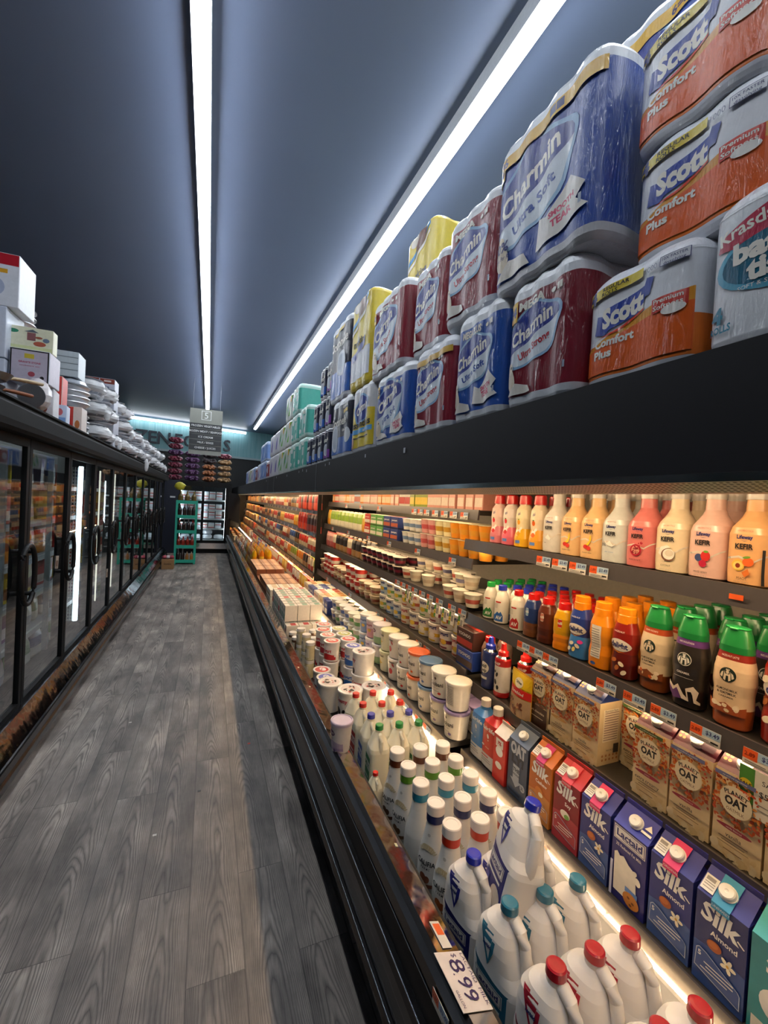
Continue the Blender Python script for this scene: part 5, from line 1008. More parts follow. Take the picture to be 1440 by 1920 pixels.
# deck: jugs, curvy bottles, milk
z = .421; JG = 'big handled milk jugs on the deck'
for j, (c, y) in enumerate([('j_blue', .857), ('j_teal', .720), ('j_red', .585), ('j_red', .450), ('j_red', .315)]):
    for i in range(3):
        cc = {'j_blue': 'dark blue', 'j_teal': 'teal', 'j_red': 'red'}[c]
        put(K[c], .652 + i * .0975, y - .003 * i, z, 'white milk jug, %s cap, %s from the lip, %s from the curvy bottles' % (cc, ORD[i], ORD[j]), JG, rz=-PI / 2 + .16 + R.uniform(-.03, .03))
sj = put(K['j_blue'], .712, .800, z + .160, 'white milk jug with blue cap lying tipped on top of the others', JG, rz=-PI / 2 - .25)
sj.rotation_euler = (-.22, -.02, -PI / 2 - .30)
QG = 'curvy plant milk bottles on the deck'
for j, (c, y, nm) in enumerate([('q_red', .975, 'red'), ('q_navy', 1.064, 'navy'), ('q_lblue', 1.160, 'light blue'), ('q_green', 1.252, 'green'), ('q_brown', 1.342, 'brown')]):
    for i in range(3):
        put(K[c], .662 + i * .090, y - .006 * i, z, 'curvy white bottle with %s neck band, %s column from the front lip' % (nm, ORD[i]), QG, rz=-PI / 2 + (3.4 if (i == 0 and nm == 'light blue') else R.uniform(.25, .6)))
MG = 'half gallon milk bottles on the deck'
for j, (c, y, nm) in enumerate([('m_green', 1.515, 'green'), ('m_blue', 1.606, 'blue'), ('m_red', 1.700, 'red'), ('m_red', 1.810, 'red')]):
    for i in range(3):
        put(K[c], .662 + i * .083, y - .008 * i + (R.uniform(-.01, .01) if j > 1 else 0), z, 'milk bottle, %s cap, %s row past the curvy bottles, %s from lip' % (nm, ORD[j], ORD[i]), MG, rz=-PI / 2 + (R.uniform(-.1, .1) if j < 2 else R.choice([.6, -.5, 0])))
lowjug = put(K['m_red'], .600, 1.385, z, 'short white jug with red print squeezed against the lip', MG, rz=-PI / 2, scale=.62)
put(K['cupstrw'], .499, 1.497, .618, 'lilac yogurt cup standing alone on the mirrored lip', rz=-PI / 2 + .1)
TG = 'large yogurt tubs on the deck'
for c, x, y, s_, nm in [('g_cow', .732, 2.085, 1, 'cow-spotted tub nearest the milk bottles'), ('g_cow', .655, 2.20, 1, 'cow-spotted tub against the lip side'), ('g_cow', .868, 2.09, 1, 'cow-spotted tub at the back by the shelf'), ('g_blue', .662, 2.325, 1, 'blue-printed yogurt tub beside the cow-spotted tubs'), ('g_red', .668, 2.435, 1, 'single red yogurt tub low by the lip'),
                      ('g_cow', .868, 2.27, 2, 'tub with the handwritten price card on it'), ('g_blue', .860, 2.44, 2, 'blue tub standing on another near the price card'), ('g_red', .76, 2.56, 2, 'red tub on the front pair'), ('g_red', .872, 2.57, 2, 'red tub on the back pair'), ('g_pink', .765, 2.68, 2, 'pink-lidded tub on the second front pair'), ('g_grn', .876, 2.68, 2, 'green-lidded tub on the second back pair'), ('g_red', .765, 2.80, 2, 'pink-lidded tub at the far front pair'), ('g_grn', .876, 2.80, 2, 'green-lidded tub at the far back pair'), ('g_pink', .80, 2.92, 2, 'tub on the last pair before the white cups'), ('g_grn', .880, 2.92, 1, 'tub at the back of the last pair')]:
    for q in range(s_): put(K[c], x, y, z + q * .128, nm + (', underneath' if q < s_ - 1 else ''), TG, rz=-PI / 2 + R.uniform(-.8, .8))
for i, (x, y, kn) in enumerate([(.638, 2.63, 'jar'), (.648, 2.79, 'jar'), (.640, 2.93, 'jar'), (.70, 3.02, 'jar3'), (.70, 3.12, 'jar2'), (.76, 3.06, 'jar2'), (.64, 3.10, 'jar2'), (.80, 3.24, 'jar2'), (.70, 3.26, 'jar3'), (.64, 3.22, 'jar2')]):
    zz = .52 if i < 3 else z
    put(K[kn], x, y, zz if i >= 3 else z + .115, '%s standing %s from the near end of the jar row' % ({'jar': 'pale glass jar with white lid', 'jar2': 'dark glass jar with pale lid', 'jar3': 'bluish glass jar with white lid'}[kn], nth(i)), 'glass jars on the deck')
    if i < 3: put(K[kn], x, y, z, 'pale glass jar carrying the %s upper jar' % ORD[i], 'glass jars on the deck')
K['eggw'] = packet('egg_carton', 'carton', .30, .112, .07, 'e0d8ca', 'c9b08a', txt='EGGS'); K['eggb'] = packet('egg_carton', 'carton', .30, .112, .07, '8f5638', 'c08a60', txt='EGGS', tc='3a1c10')
K['canw'] = packet('white_drink_box', 'box', .07, .10, .13, 'e4ddd0', '7fa08a', txt='MILK', tc='2a6a3c'); K['canr'] = packet('white_drink_box', 'box', .07, .10, .13, 'e4ddd0', 'b8282c', txt='LITE', tc='b8282c')
EG = 'cartons stacked on the deck'
for i in range(9):
    for j in range(3):
        put(K['canw' if i % 3 else 'canr'], .657 + j * .104, 3.36 + i * .092, z, 'white drink box, %s along, %s from the lip' % (nth(i), ORD[j]), EG)
        if i > 0: put(K['canw' if i % 4 else 'canr'], .657 + j * .104, 3.36 + i * .092, z + .136, 'upper white drink box, %s along, %s from the lip' % (nth(i), ORD[j]), EG)
for i in range(7):
    for j in range(3):
        for q in range(3 - (i == 3)):
            put(K['eggw' if i < 1 else 'eggb'], .656 + j * .1165, 4.40 + i * .315, z + q * .075, '%s egg carton, %s along, %s from lip, %s layer' % ('white' if i < 1 else 'brown', nth(i), ORD[j], ORD[q]), EG)
for kn, c1, c2 in [('bagy', 'e8b81c', 'e89a18'), ('bago', 'e07a1c', 'e8c040'), ('bagw', 'd8d0c4', '7a9a6a'), ('bagr', '8c2c34', 'c8b0a4'), ('bagt', 'c8a070', 'a85a34'), ('bagb', '6a8ab0', 'd8dce0')]:
    K[kn] = packet('food_pouch', 'pouch', .13, .07, .17, c1, c2, soft=True, seed=len(kn + c1))
BG = 'pouches heaped on the far deck'
for i in range(30):
    for j in range(3):
        y = 6.62 + i * .145
        kn = R.choice(['bagy', 'bagy', 'bago', 'bagt']) if y < 7.9 else R.choice(['bagw', 'bagr', 'bagt', 'bagw', 'bagb'])
        put(K[kn], .67 + j * .11, y, z, '%s pouch on the far deck, %s along, %s from the lip' % ({'bagy': 'yellow', 'bago': 'orange', 'bagt': 'tan', 'bagw': 'white and green', 'bagr': 'dark red', 'bagb': 'blue-grey'}[kn], nth(i), ORD[j]), BG, rz=-PI / 2 + R.uniform(-.08, .08))
        if y < 8.2: put(K[kn], .67 + j * .11, y, z + .173, 'upper pouch over the far deck, %s along, %s from the lip' % (nth(i), ORD[j]), BG, rz=-PI / 2 + R.uniform(-.1, .1))
# ---- section B
z = .59; BG5 = 'yogurt tubs stacked in pairs on the low shelf'
lowk = ['t_lav', 't_lav', 't_blue', 't_or', 't_white', 't_strw', 't_flow', 't_la', 't_lil', 't_sky']; upk = ['t_choc_t', 't_white', 't_blue', 't_or', 't_white', 't_strw', 't_flow', 't_la', 't_pink', 't_sky']
nmk = {'t_lav': 'cream tub with lavender lid', 't_blue': 'cream tub with blue-grey lid', 't_or': 'cream tub with orange lid', 't_white': 'cream tub with white lid', 't_strw': 'cream tub with strawberry print', 't_flow': 'cream tub with yellow flower print', 't_la': 'white and green yogurt tub with plum oval', 't_lil': 'lilac yogurt tub', 't_sky': 'sky blue yogurt tub', 't_pink': 'pink yogurt tub', 't_choc_t': 'cream tub turned to its nutrition panel'}
for i in range(10):
    y = 1.497 + i * .1215
    for q, kn in ((0, lowk[i]), (1, upk[i])):
        put(K[kn], 1.008, y, z + q * .119, '%s, %s pair from the cartons, %s' % (nmk[kn], ORD[i], 'lower' if not q else 'upper'), BG5, rz=-PI / 2 + R.uniform(-.25, .35))
        if not q: put(K[kn], 1.126, y, z + q * .119, '%s behind the %s pair, %s' % (nmk[kn], ORD[i], 'lower' if not q else 'upper'), BG5)
def fill(kns, names, y0, y1, z, x, pitch, grp, stack=1, rows=1, where='', jit=.15, dz=None, rowgap=None, tilt=0.0):
    y, i = y0, 0; run = 0; kn = None
    while y < y1:
        if run <= 0: kn = R.choice(kns); run = R.randint(1, 3)
        run -= 1; kk = K[kn]
        for r in range(rows):
            for q in range(stack if not r else stack):
                put(kk, x + kk.size[1] / 2 + r * (rowgap or kk.size[1] + .004), y + R.uniform(-.004, .004), z + q * ((dz or kk.size[2]) + .0015), '%s, %s along %s%s%s' % (names[kn], nth(i), where, [', upper', ''][q == 0] if stack < 3 else ', %s level' % ORD[q], '' if r == 0 else ', ' + ORD[r] + ' row back'), grp, rz=-PI / 2 + R.uniform(-jit, jit), tilt=tilt)
        y += pitch if pitch else kk.size[0] + .004; i += 1
    return
NM = {'u_hum': 'tan dip tub', 'u_cot': 'white and blue cottage cheese tub', 'u_red': 'red and white tub', 'u_pur': 'white and purple tub', 'u_grn': 'green and white sour cream tub', 'u_cream': 'cream yogurt cup', 'u_rasp': 'cream yogurt cup with red band', 'u_berry': 'cream cup with blue band', 'u_dark': 'dark fruit yogurt cup', 'u_dk2': 'dark cup with amber band', 'u_org': 'orange yogurt cup', 'u_fr': 'pale yellow yogurt cup', 'u_pnk': 'pink yogurt cup', 'u_wht': 'white yogurt cup', 'y_1': 'quart yogurt tub with maroon band', 'y_2': 'quart yogurt tub with yellow band', 'y_3': 'quart yogurt tub with green band', 'y_4': 'pale blue quart yogurt tub', 'y_5': 'quart yogurt tub with brown band'}
fill(['u_grn', 'u_cot', 'u_grn'], NM, 2.74, 3.4, z, .955, .112, 'tubs on the low shelf beyond the pairs', 2, 2, 'the low tub shelf')
for kn, c1, c2, tx in [('bx_w', 'e2dccc', 'b8402c', 'BUTTER'), ('bx_b', '30407c', 'e2dccc', 'CREAM'), ('bx_t', 'dccba8', 'b87a3c', 'SPREAD'), ('bx_r', 'b03024', 'e0d8c8', 'CHEESE')]:
    K[kn] = packet('dairy_box', 'box', .075, .12, .12, c1, c2, txt=tx, tc=c2)
NM.update({'bx_w': 'white and red butter box', 'bx_b': 'blue and white box', 'bx_t': 'tan spread box', 'bx_r': 'red and white box'})
fill(['bx_w', 'bx_b', 'bx_t'], NM, 3.46, 4.3, z, .955, .082, 'boxes on the low shelf', 1, 2, 'the low shelf before the divider')
z = .835
K['yoo'] = packet('chocolate_drink_pack', 'drink pack', .13, .10, .085, '40231c', 'a83428', txt='YOOHOO'); K['yoob'] = packet('chocolate_drink_pack', 'drink pack', .13, .10, .085, '28459c', '3b2014', txt='YOOHOO')
put(K['yoob'], 1.145, 1.595, z, 'blue chocolate drink pack below the brown one'); put(K['yoo'], 1.145, 1.60, z + .087, 'brown chocolate drink pack on top of the blue pack')
K['choc'] = flav('a08070', '4a2c20', 'd8c8b8'); put(K['choc'], 1.16, 1.50, z, 'taupe chocolate drink bottle beside the drink packs'); put(K['choc'], 1.24, 1.50, z, 'taupe chocolate drink bottle standing behind another')
for i, (kn, up) in enumerate([('y_5', 'y_2'), ('y_1', 'y_1'), ('y_2', 'y_1'), ('y_2', 'y_3'), ('y_1', 'y_5'), ('y_5', 'y_5'), ('y_4', 'y_3'), ('y_4', 'y_3'), ('y_3', 'y_4')]):
    y = 1.715 + i * .117
    put(K[kn], 1.166, y, z, '%s, %s from the drink packs' % (NM[kn], ORD[i]), 'quart tubs on the middle shelf', rz=-PI / 2 + .15)
    put(K[up], 1.166, y, z + .1035, 'upper %s, %s from the drink packs' % (NM[up], ORD[i]), 'quart tubs on the middle shelf', rz=-PI / 2 + .1)
    put(K[kn], 1.285, y, z, '%s, %s from the drink packs, behind' % (NM[kn], ORD[i]), 'quart tubs on the middle shelf')
fill(['u_cot', 'u_red', 'u_pur', 'u_hum'], NM, 2.80, 4.3, z, 1.09, .121, 'tubs on the middle shelf', 2, 2, 'the middle shelf')
z = 1.095
for i, (x, y, q, kn) in enumerate([(1.155, 1.64, 0, 'u_rasp'), (1.155, 1.74, 0, 'u_cream'), (1.155, 1.835, 0, 'u_rasp'), (1.25, 1.70, 0, 'u_cream'), (1.25, 1.80, 0, 'u_berry'), (1.20, 1.72, 1, 'u_cream'), (1.255, 1.84, 1, 'u_rasp'), (1.20, 1.80, 1, 'u_berry'),
                                  (1.26, 1.93, 0, 'u_cream'), (1.26, 1.93, 1, 'u_rasp'), (1.19, 2.13, 0, 'u_cream'), (1.29, 2.08, 0, 'u_cream'), (1.29, 2.08, 1, 'u_berry'), (1.29, 2.19, 0, 'u_rasp'), (1.29, 2.19, 1, 'u_rasp'), (1.29, 2.29, 0, 'u_cream'), (1.29, 2.29, 1, 'u_cream'), (1.185, 2.28, 0, 'u_cream'), (1.185, 2.39, 0, 'u_rasp'), (1.29, 2.40, 0, 'u_cream'), (1.29, 2.40, 1, 'u_berry')]):
    put(K[kn], x, y, z + q * .065, '%s, %s from the milk bottles, cup shelf%s' % (NM[kn], nth(i), ', on another' if q else ''), 'small yogurt cups on the cup shelf')
fill(['u_dark', 'u_dk2', 'u_dark'], NM, 2.50, 3.12, z, 1.125, .102, 'dark yogurt cups', 2, 2, 'the cup shelf')
for kn, c1, c2 in [('pouch_w', 'e2d8c0', 'b84030'), ('pouch_g', '96b84a', 'e6e0c8'), ('pouch_r', 'c83a2c', 'e8d8b8'), ('pouch_o', 'e88a24', 'f0d8a0'), ('pouch_y', 'e8c054', 'e8a02c'), ('pouch_b', '3a5a9c', 'e0dcd0'), ('pouch_k', '2c2624', 'a88050'), ('pouch_p', 'd8a8a0', 'b05a5a'), ('pouch_t', 'b88458', '7a3c24')]:
    K[kn] = packet('cheese_pouch', 'pouch', .115, .035, .15, c1, c2, soft=True, seed=sum(map(ord, kn))); K['s' + kn] = packet('cheese_tray', 'tray', .11, .10, .055, c1, c2)
    nm = {'w': 'white and red', 'g': 'green', 'r': 'red', 'o': 'orange', 'y': 'yellow', 'b': 'blue and white', 'k': 'black and gold', 'p': 'pink', 't': 'tan'}[kn[-1]]
    NM[kn] = nm + ' pouch'; NM['s' + kn] = nm + ' tray'
fill(['pouch_w', 'pouch_p', 'pouch_k', 'pouch_t'], NM, 3.15, 4.3, z, 1.14, .118, 'pouches hanging in a row on the cup shelf', 1, 2, 'the cup shelf far half', jit=.08, rowgap=.09)
z = 1.315
for i, (kn, y0, n) in enumerate([('u_org', 1.60, 4), ('u_fr', 1.935 - .01, 2), ('u_pnk', 2.09, 2), ('u_wht', 2.255, 3)]):
    for j in range(n):
        for q in range(2):
            for r in range(2): put(K[kn], 1.185 + r * .088, y0 + j * .084, z + q * .083, '%s, %s of its kind from near, %s%s' % (NM[kn], ORD[j], ['lower', 'upper'][q], ', behind' if r else ''), 'yogurt cups under the top shelf')
K['bx_n'] = packet('yogurt_multipack', 'box', .12, .09, .075, '2c3c78', 'b05a3c', txt='yogurt'); NM['bx_n'] = 'navy yogurt multipack'; K['bx_g'] = packet('yogurt_multipack', 'box', .12, .09, .075, '5a9a4c', 'e0dac8', txt='yogurt'); NM['bx_g'] = 'green yogurt multipack'; K['bx_rd'] = packet('yogurt_multipack', 'box', .12, .09, .075, 'b8302c', 'e0dac8', txt='yogurt'); NM['bx_rd'] = 'red yogurt multipack'
for i, (kn, y) in enumerate([('bx_n', 2.57), ('bx_n', 2.70), ('bx_g', 2.83), ('bx_g', 2.96), ('bx_rd', 3.09)]):
    for q in range(2): put(K[kn], 1.195, y, z + q * .080, '%s, %s from the cups, %s' % (NM[kn], ORD[i], ['lower', 'upper'][q]), 'boxed yogurts below the top shelf')
fill(['pouch_g', 'pouch_w', 'pouch_g', 'pouch_y'], NM, 3.20, 4.3, z, 1.16, .12, 'pouches beyond the boxed yogurts', 1, 2, 'the shelf beyond the boxed yogurts', rowgap=.08, jit=.08)
z = 1.545
for kn, c1, c2 in [('jb_o', 'e88a30', 'f0d8b0'), ('jb_p', 'e0a090', 'e8d8c8'), ('jb_r', 'c8382c', 'e8e0cc'), ('jb_w', 'd8d4c8', 'b8302c'), ('jb_g', '8a9a2c', 'e8c83c'), ('jb_l', 'b0c4dc', 'c06a5a')]:
    K[kn] = packet('juice_bottle_box', 'drink', .075, .07, .135, c1, c2); NM[kn] = {'o': 'orange', 'p': 'peach', 'r': 'red', 'w': 'white and red', 'g': 'olive', 'l': 'light blue'}[kn[-1]] + ' drink carton'
fill(['jb_o', 'jb_p', 'jb_r', 'jb_w', 'jb_p', 'jb_l', 'jb_g'], NM, 1.70, 4.3, z, 1.20, .080, 'drink cartons under the canopy', 1, 2, 'the topmost shelf')
# ---- section C, far cheese and juice shelves
CL = [(1.44, 1.17, ['pouch_o', 'pouch_p', 'pouch_r', 'pouch_t', 'pouch_w', 'pouch_w', 'pouch_k'], 'topmost far shelf'), (1.19, 1.14, ['pouch_o', 'pouch_t', 'pouch_r', 'pouch_y', 'pouch_k', 'pouch_p'], 'second far shelf'), (.97, 1.12, ['pouch_w', 'pouch_k', 'pouch_t', 'pouch_w', 'pouch_o', 'pouch_b', 'pouch_r'], 'third far shelf'), (.77, 1.07, ['pouch_o', 'pouch_w', 'pouch_g', 'pouch_w', 'pouch_r', 'pouch_k'], 'fourth far shelf'), (.58, .98, ['pouch_y', 'pouch_w', 'pouch_r', 'pouch_w', 'pouch_b'], 'lowest far shelf')]
for z, x, kns, wn in CL:
    fill(kns, NM, 4.46, 10.75, z, x, .136, 'pouches on the ' + wn, 1, 1, 'the ' + wn, jit=.12)
    fill(['s' + q for q in kns], NM, 4.46, 7.7, z, x + .06, .118, 'trays on the ' + wn, 2, 1, 'the ' + wn, jit=.1)
# hanging meat and sausage packs by the divider
K['hang_r'] = packet('hanging_meat_pack', 'pouch', .14, .04, .21, '9c1f18', 'c84a34', soft=True, seed=3); K['hang_k'] = packet('hanging_meat_pack', 'pouch', .14, .04, .21, '2a1a1c', '7a2c20', soft=True, seed=4); K['hang_o'] = packet('hanging_meat_pack', 'pouch', .14, .04, .20, 'd8602c', 'e8a070', soft=True, seed=5)
for i in range(8):
    for q, (zz, kn) in enumerate([(1.19, 'hang_k' if i < 4 else 'hang_r'), (1.44, 'hang_r' if i % 2 else 'hang_k')]):
        put(K[kn], 1.10, 4.42 + i * .15, zz - (.02 if q == 0 else 0) if 0 else zz, '%s meat pack, %s from the divider, %s row' % ('dark' if kn == 'hang_k' else 'red', ORD[i], ['lower', 'upper'][q]), 'meat packs hanging past the divider', rz=-PI / 2 + R.uniform(-.2, .2))

far = MB()       # beyond the baffle: countless small packs a few pixels high
for z, x, kns, wn in CL + [(.421, .62, ['pouch_y', 'pouch_w', 'pouch_t', 'pouch_p'], ''), (.421, .75, ['pouch_w', 'pouch_r', 'pouch_t'], '')]:
    y = 11.05
    while y < 14.35:
        c = R.choice(['d88a3c', 'c8a070', 'b84a34', 'd8c8a8', 'e0b050', '8a5a3c']); far.box(x, x + .07, y, y + .10, z + .002, z + R.uniform(.11, .16), pr(c)); y += .115
tag(link('far_cheese_packs', far.mesh('far_cheese_packs')), 'tiny orange and tan packs filling the farthest shelves beyond the black baffle', 'packs', kind='stuff')
# ---------------------------------------------------------------- shelf tags and cards
def tag_kind(name, w, h, layers, m='e9e4da'):
    b = MB(); b.box(-w / 2, w / 2, -.0008, 0, 0, h, pr(m)); art(b, layers, map_flat(-.0009)); return kind(name, 'price tag', [('card', b)], (w, .001, h))
K['tag'] = tag_kind('price_tag', .066, .034, [Q(-.033, .012, -.006, .034, pr('e8602c')), Q(-.006, .016, .033, .034, pr('a9c4dc')), T('$3.49', .016, .025, .009, NV, bold=.02), T('2.89', -.020, .023, .008, pr('8a2c14'), bold=.02), Q(-.028, .007, .010, .009, GY), Q(-.028, .003, .022, .005, GY), Q(.014, .006, .030, .010, BK)])
K['tagy'] = tag_kind('promotion_tag', .046, .062, [Q(-.023, 0, -.006, .062, pr('4a8a34')), Q(-.023, .018, -.002, .038, pr('e8cc2c')), T('SAVE', -.012, .028, .006, BK, bold=.02), Q(-.004, .004, .020, .058, pr('efeae0')), Q(-.001, .020, .017, .048, GY)])
K['tagg'] = tag_kind('promotion_tag', .085, .10, [Q(-.0425, 0, -.014, .10, pr('4a8a34')), E(-.030, .062, .012, .011, pr('e8cc2c'), 18), T('SALE', -.030, .062, .007, BK, bold=.02), Q(-.040, .030, -.020, .044, pr('e8602c')), T('5.99', -.030, .037, .006, W_, bold=.02), Q(-.014, 0, .0425, .10, pr('ece6da')), T('SALE', .014, .080, .010, BK), T('$5.99', .014, .055, .012, BK), Q(-.006, .03, .034, .032, GY), Q(-.006, .02, .030, .022, GY)])
TGp = 'orange and white price tags along the shelf rails'
def tags(x, zt, ys, where, k='tag', dz=0.0):
    for i, y in enumerate(ys): put(K[k], x, y, zt + dz, '%s, %s from the near end on %s' % ('orange and white price tag' if k == 'tag' else 'green and yellow promotion tag', nth(i), where), TGp, tilt=-.08)
tags(1.1065, 1.3605, [.93, 1.01, 1.085, 1.16], 'the kefir shelf rail')
tags(1.1065, 1.028, [.61, .71, .79, .88, 1.10, 1.17, 1.235], 'the creamer shelf rail')
put(K['tag'], 1.1065, .50, 1.028, 'orange price tag above the green and yellow promotion card', TGp, tilt=-.08)
put(K['tagg'], 1.1045, .492, .925, 'green, yellow and white promotion card hanging over the last oat carton')
tags(1.1665, 1.4975, [1.77, 1.87, 1.96, 2.06, 2.16, 2.24, 2.32, 2.9, 3.3, 3.7], 'the topmost rail')
tags(1.1315, 1.2675, [1.80, 2.18, 2.6, 3.0, 3.5, 4.0], 'the multipack rail')
tags(1.1065, 1.0475, [1.65, 1.74, 1.86, 1.96, 2.05, 2.14, 2.22, 2.30, 2.38], 'the yogurt cup rail')
tags(1.1035, .985, [1.655, 1.735, 1.80, 1.88, 1.96, 2.17, 2.23], 'the yogurt cup rail', 'tagy')
tags(1.0765, .7875, [1.91, 2.0, 2.45, 2.6, 3.2, 3.9], 'the quart tub rail')
tags(.9365, .5425, [1.48, 1.62, 1.70, 1.84, 2.08, 2.18, 2.5, 2.9, 3.3, 3.8], 'the low tub shelf rail')
for j, (x, z) in enumerate([(1.1415, 1.3925), (1.1115, 1.1425), (1.0915, .9225), (1.0415, .7225)]): tags(x, z, [4.6 + .34 * k + .07 * j for k in range(14)], 'the %s far rail' % ORD[j])
sticker = MB(); sticker.box(-.014, .014, -.0008, 0, 0, .012, pr('e8622c')); K['stk'] = kind('orange_sticker', 'sticker', [('sticker', sticker)], (.02, .001, .012))
put(K['stk'], 1.1055, .565, 1.378, 'torn orange sticker remnant on the kefir shelf rail'); put(K['stk'], .9905, .955, .53, 'orange sticker remnant on the rail under the milk cartons', scale=.5)
rem = MB(); rem.box(-.008, .008, -.0008, 0, -.02, 0, pr('b9bcc4')); K['rem'] = kind('label_remnant', 'sticker', [('sticker', rem)], (.016, .001, .02))
for i, (y, z, s_) in enumerate([(1.50, 1.775, 1), (1.95, 1.79, .8), (2.62, 1.80, .9), (2.72, 1.795, .7), (3.3, 1.79, 1), (3.45, 1.80, .9), (3.6, 1.795, .8), (4.2, 1.79, 1), (4.9, 1.80, 1), (5.8, 1.79, 1.2)]): put(K['rem'], .6975, y, z, 'pale torn label remnant on the black canopy, %s from the near end' % ORD[i], 'torn label remnants on the canopy', scale=s_)
# handwritten card and stickers on the front lip
card = MB(); card.box(-.055, .055, 0, .0012, -.034, .036, pr('e6ddda')); ink = pr('3a2c5c')
art(card, [T('$', -.046, .010, .012, ink), T('8', -.026, .006, .034, ink, w=.026), T('.', -.010, -.004, .02, ink), T('9', .006, .004, .032, ink, w=.020), T('9', .029, .003, .032, ink, w=.020), T('LACTAID  MILK', .0, .030, .0075, ink, w=.098), T('GALLON', .034, -.026, .006, ink, w=.03)], lambda s_, t_, o: (s_, -.0012 * 0 + .0012 + o, t_))
cd = link('price_card', card.mesh('price_card')); tag(cd, 'white handwritten card reading 8.99 lying on the mirrored lip', 'price card')
def on_lip(o, x, y):   # lie on the sloping lip, reading from the aisle
    sl = math.atan2(.016, .053)
    ex = Vector((0, -1, 0)); ez = Vector((math.cos(sl), 0, -math.sin(sl))); ey = ex.cross(ez) * -1
    n = ez.cross(ex); n = n if n.z > 0 else -n
    M_ = Matrix((ex, n, ez)).transposed(); o.matrix_world = Matrix.Translation((x, y, .6295 - (x - .478) * math.tan(sl) + .0012)) @ M_.to_4x4()
on_lip(cd, .500, .672)
lt = MB(); lt.box(-.030, .030, 0, .001, -.012, .012, pr('e2dcd6')); art(lt, [Q(-.024, -.008, .002, .010, pr('ea6a34'))], lambda s_, t_, o: (s_, .001 + o, t_))
l2 = link('price_tag', lt.mesh('lip_tag')); tag(l2, 'orange and white tag on the lip beside the handwritten card', 'price tag', TGp); on_lip(l2, .506, .765)
put(K['tag'], .4545, .672, .566, 'orange and white tag hanging on the black bumper below the card', TGp, rz=-PI / 2, scale=.9)
sc = MB(); sc.box(-.006, .006, 0, .0008, -.004, .004, pr('d8d4b0'))
for i, (x, y) in enumerate([(.515, 1.02), (.498, 2.3), (.505, 2.05), (.495, 2.7)]):
    o = link('paper_scrap', sc.mesh('paper_scrap')); tag(o, 'small pale paper scrap on the mirrored lip, %s from the handwritten card' % ORD[i], 'scrap'); on_lip(o, x, y)
cr = MB(); cr.box(-.04, .04, -.03, .03, 0, .0015, pr('e6e0d8')); art(cr, [T('2.99', 0, 0, .025, BK, w=.05)], lambda s_, t_, o: (s_, t_, .0015 + o)); o = link('price_card', cr.mesh('card_small')); o.location = (.88, 2.28, .676); o.rotation_euler = (.15, -.1, -1.2); tag(o, 'small handwritten price card lying on a yogurt tub lid', 'price card')

# ---------------------------------------------------------------- things on top of the freezers
FT = 1.968
def boxy(name, cat, w, d, h, face, side, layers, label, x, y, z, rz=0.0, tilt=0.0, group=None, topc=None):
    b = MB(); b.box(-w / 2, w / 2, -d / 2, d / 2, 0, h, pr(side), .002)
    a = MB(); art(a, [Q(-w / 2 + .003, .003, w / 2 - .003, h - .003, pr(face))] + layers(w, h), map_flat(-d / 2 - .0005))
    s2 = MB(); art(s2, [Q(-d / 2 + .003, .003, d / 2 - .003, h - .003, pr(face))], lambda s_, t_, o: (w / 2 + .0005 + o, s_, t_))
    k = kind(name, cat, [('box', b), ('front_print', a, 0), ('side_print', s2, 0)], (w, d, h)); return put(k, x, y, z, label, group, rz=rz, tilt=tilt)
def redtop(w, h): return [Q(-w / 2 + .003, h * .78, w / 2 - .003, h - .003, pr('b01c2c')), Q(-w * .3, h * .62, w * .3, h * .70, pr('d8a02c')), E(0, h * .35, w * .26, h * .2, pr('a9b4d0')), E(0, h * .35, w * .18, h * .14, pr('d8dce8'))]
BX = 'boxed kitchenware on the freezer top'
boxy('appliance_box', 'box', .26, .22, .29, 'd8dce6', 'dfe2ea', redtop, 'red and white appliance box, highest on the freezer stack at the left edge', -1.16, 3.12, 2.535, -.02, group=BX)
boxy('appliance_box', 'box', .28, .24, .28, 'c9d0e0', 'cfd6e4', lambda w, h: [E(0, h * .7, w * .3, h * .2, pr('c86a7a')), E(.02, h * .3, w * .3, h * .2, pr('e2e4ea'))], 'white appliance box below the red-topped box', -1.22, 3.12, 2.25, group=BX)
boxy('appliance_box', 'box', .28, .24, .275, 'c4ccdc', 'ccd4e2', lambda w, h: [E(0, h * .5, w * .3, h * .3, pr('8fa0b8'))], 'white box at the bottom of the left edge stack', -1.22, 3.12, FT, group=BX)
def marble(w, h): return [Q(-w / 2 + .003, .003, w / 2 - .003, h - .003, BK), Q(-w / 2 + .010, .010, w / 2 - .010, h - .010, pr('b9b2c2')), Q(-.025, h * .72, .02, h * .86, pr('c9b43a')), T('GRANITE STONE', -.0, h * .60, .010, pr('b03a5a'), bold=.02, w=w * .55), T('cookware set', 0, h * .50, .008, pr('b03a5a'), w=w * .5), E(.01, h * .25, w * .09, h * .08, pr('a04050'), 10), E(w * .32, h * .16, .010, .010, BK, 12)]
boxy('cookware_box', 'box', .185, .18, .185, 'b9b2c2', 'd5d8e6', marble, 'cookware box with black border and marbled front on the freezer top', -.975, 3.11, 2.135, .0, group=BX)
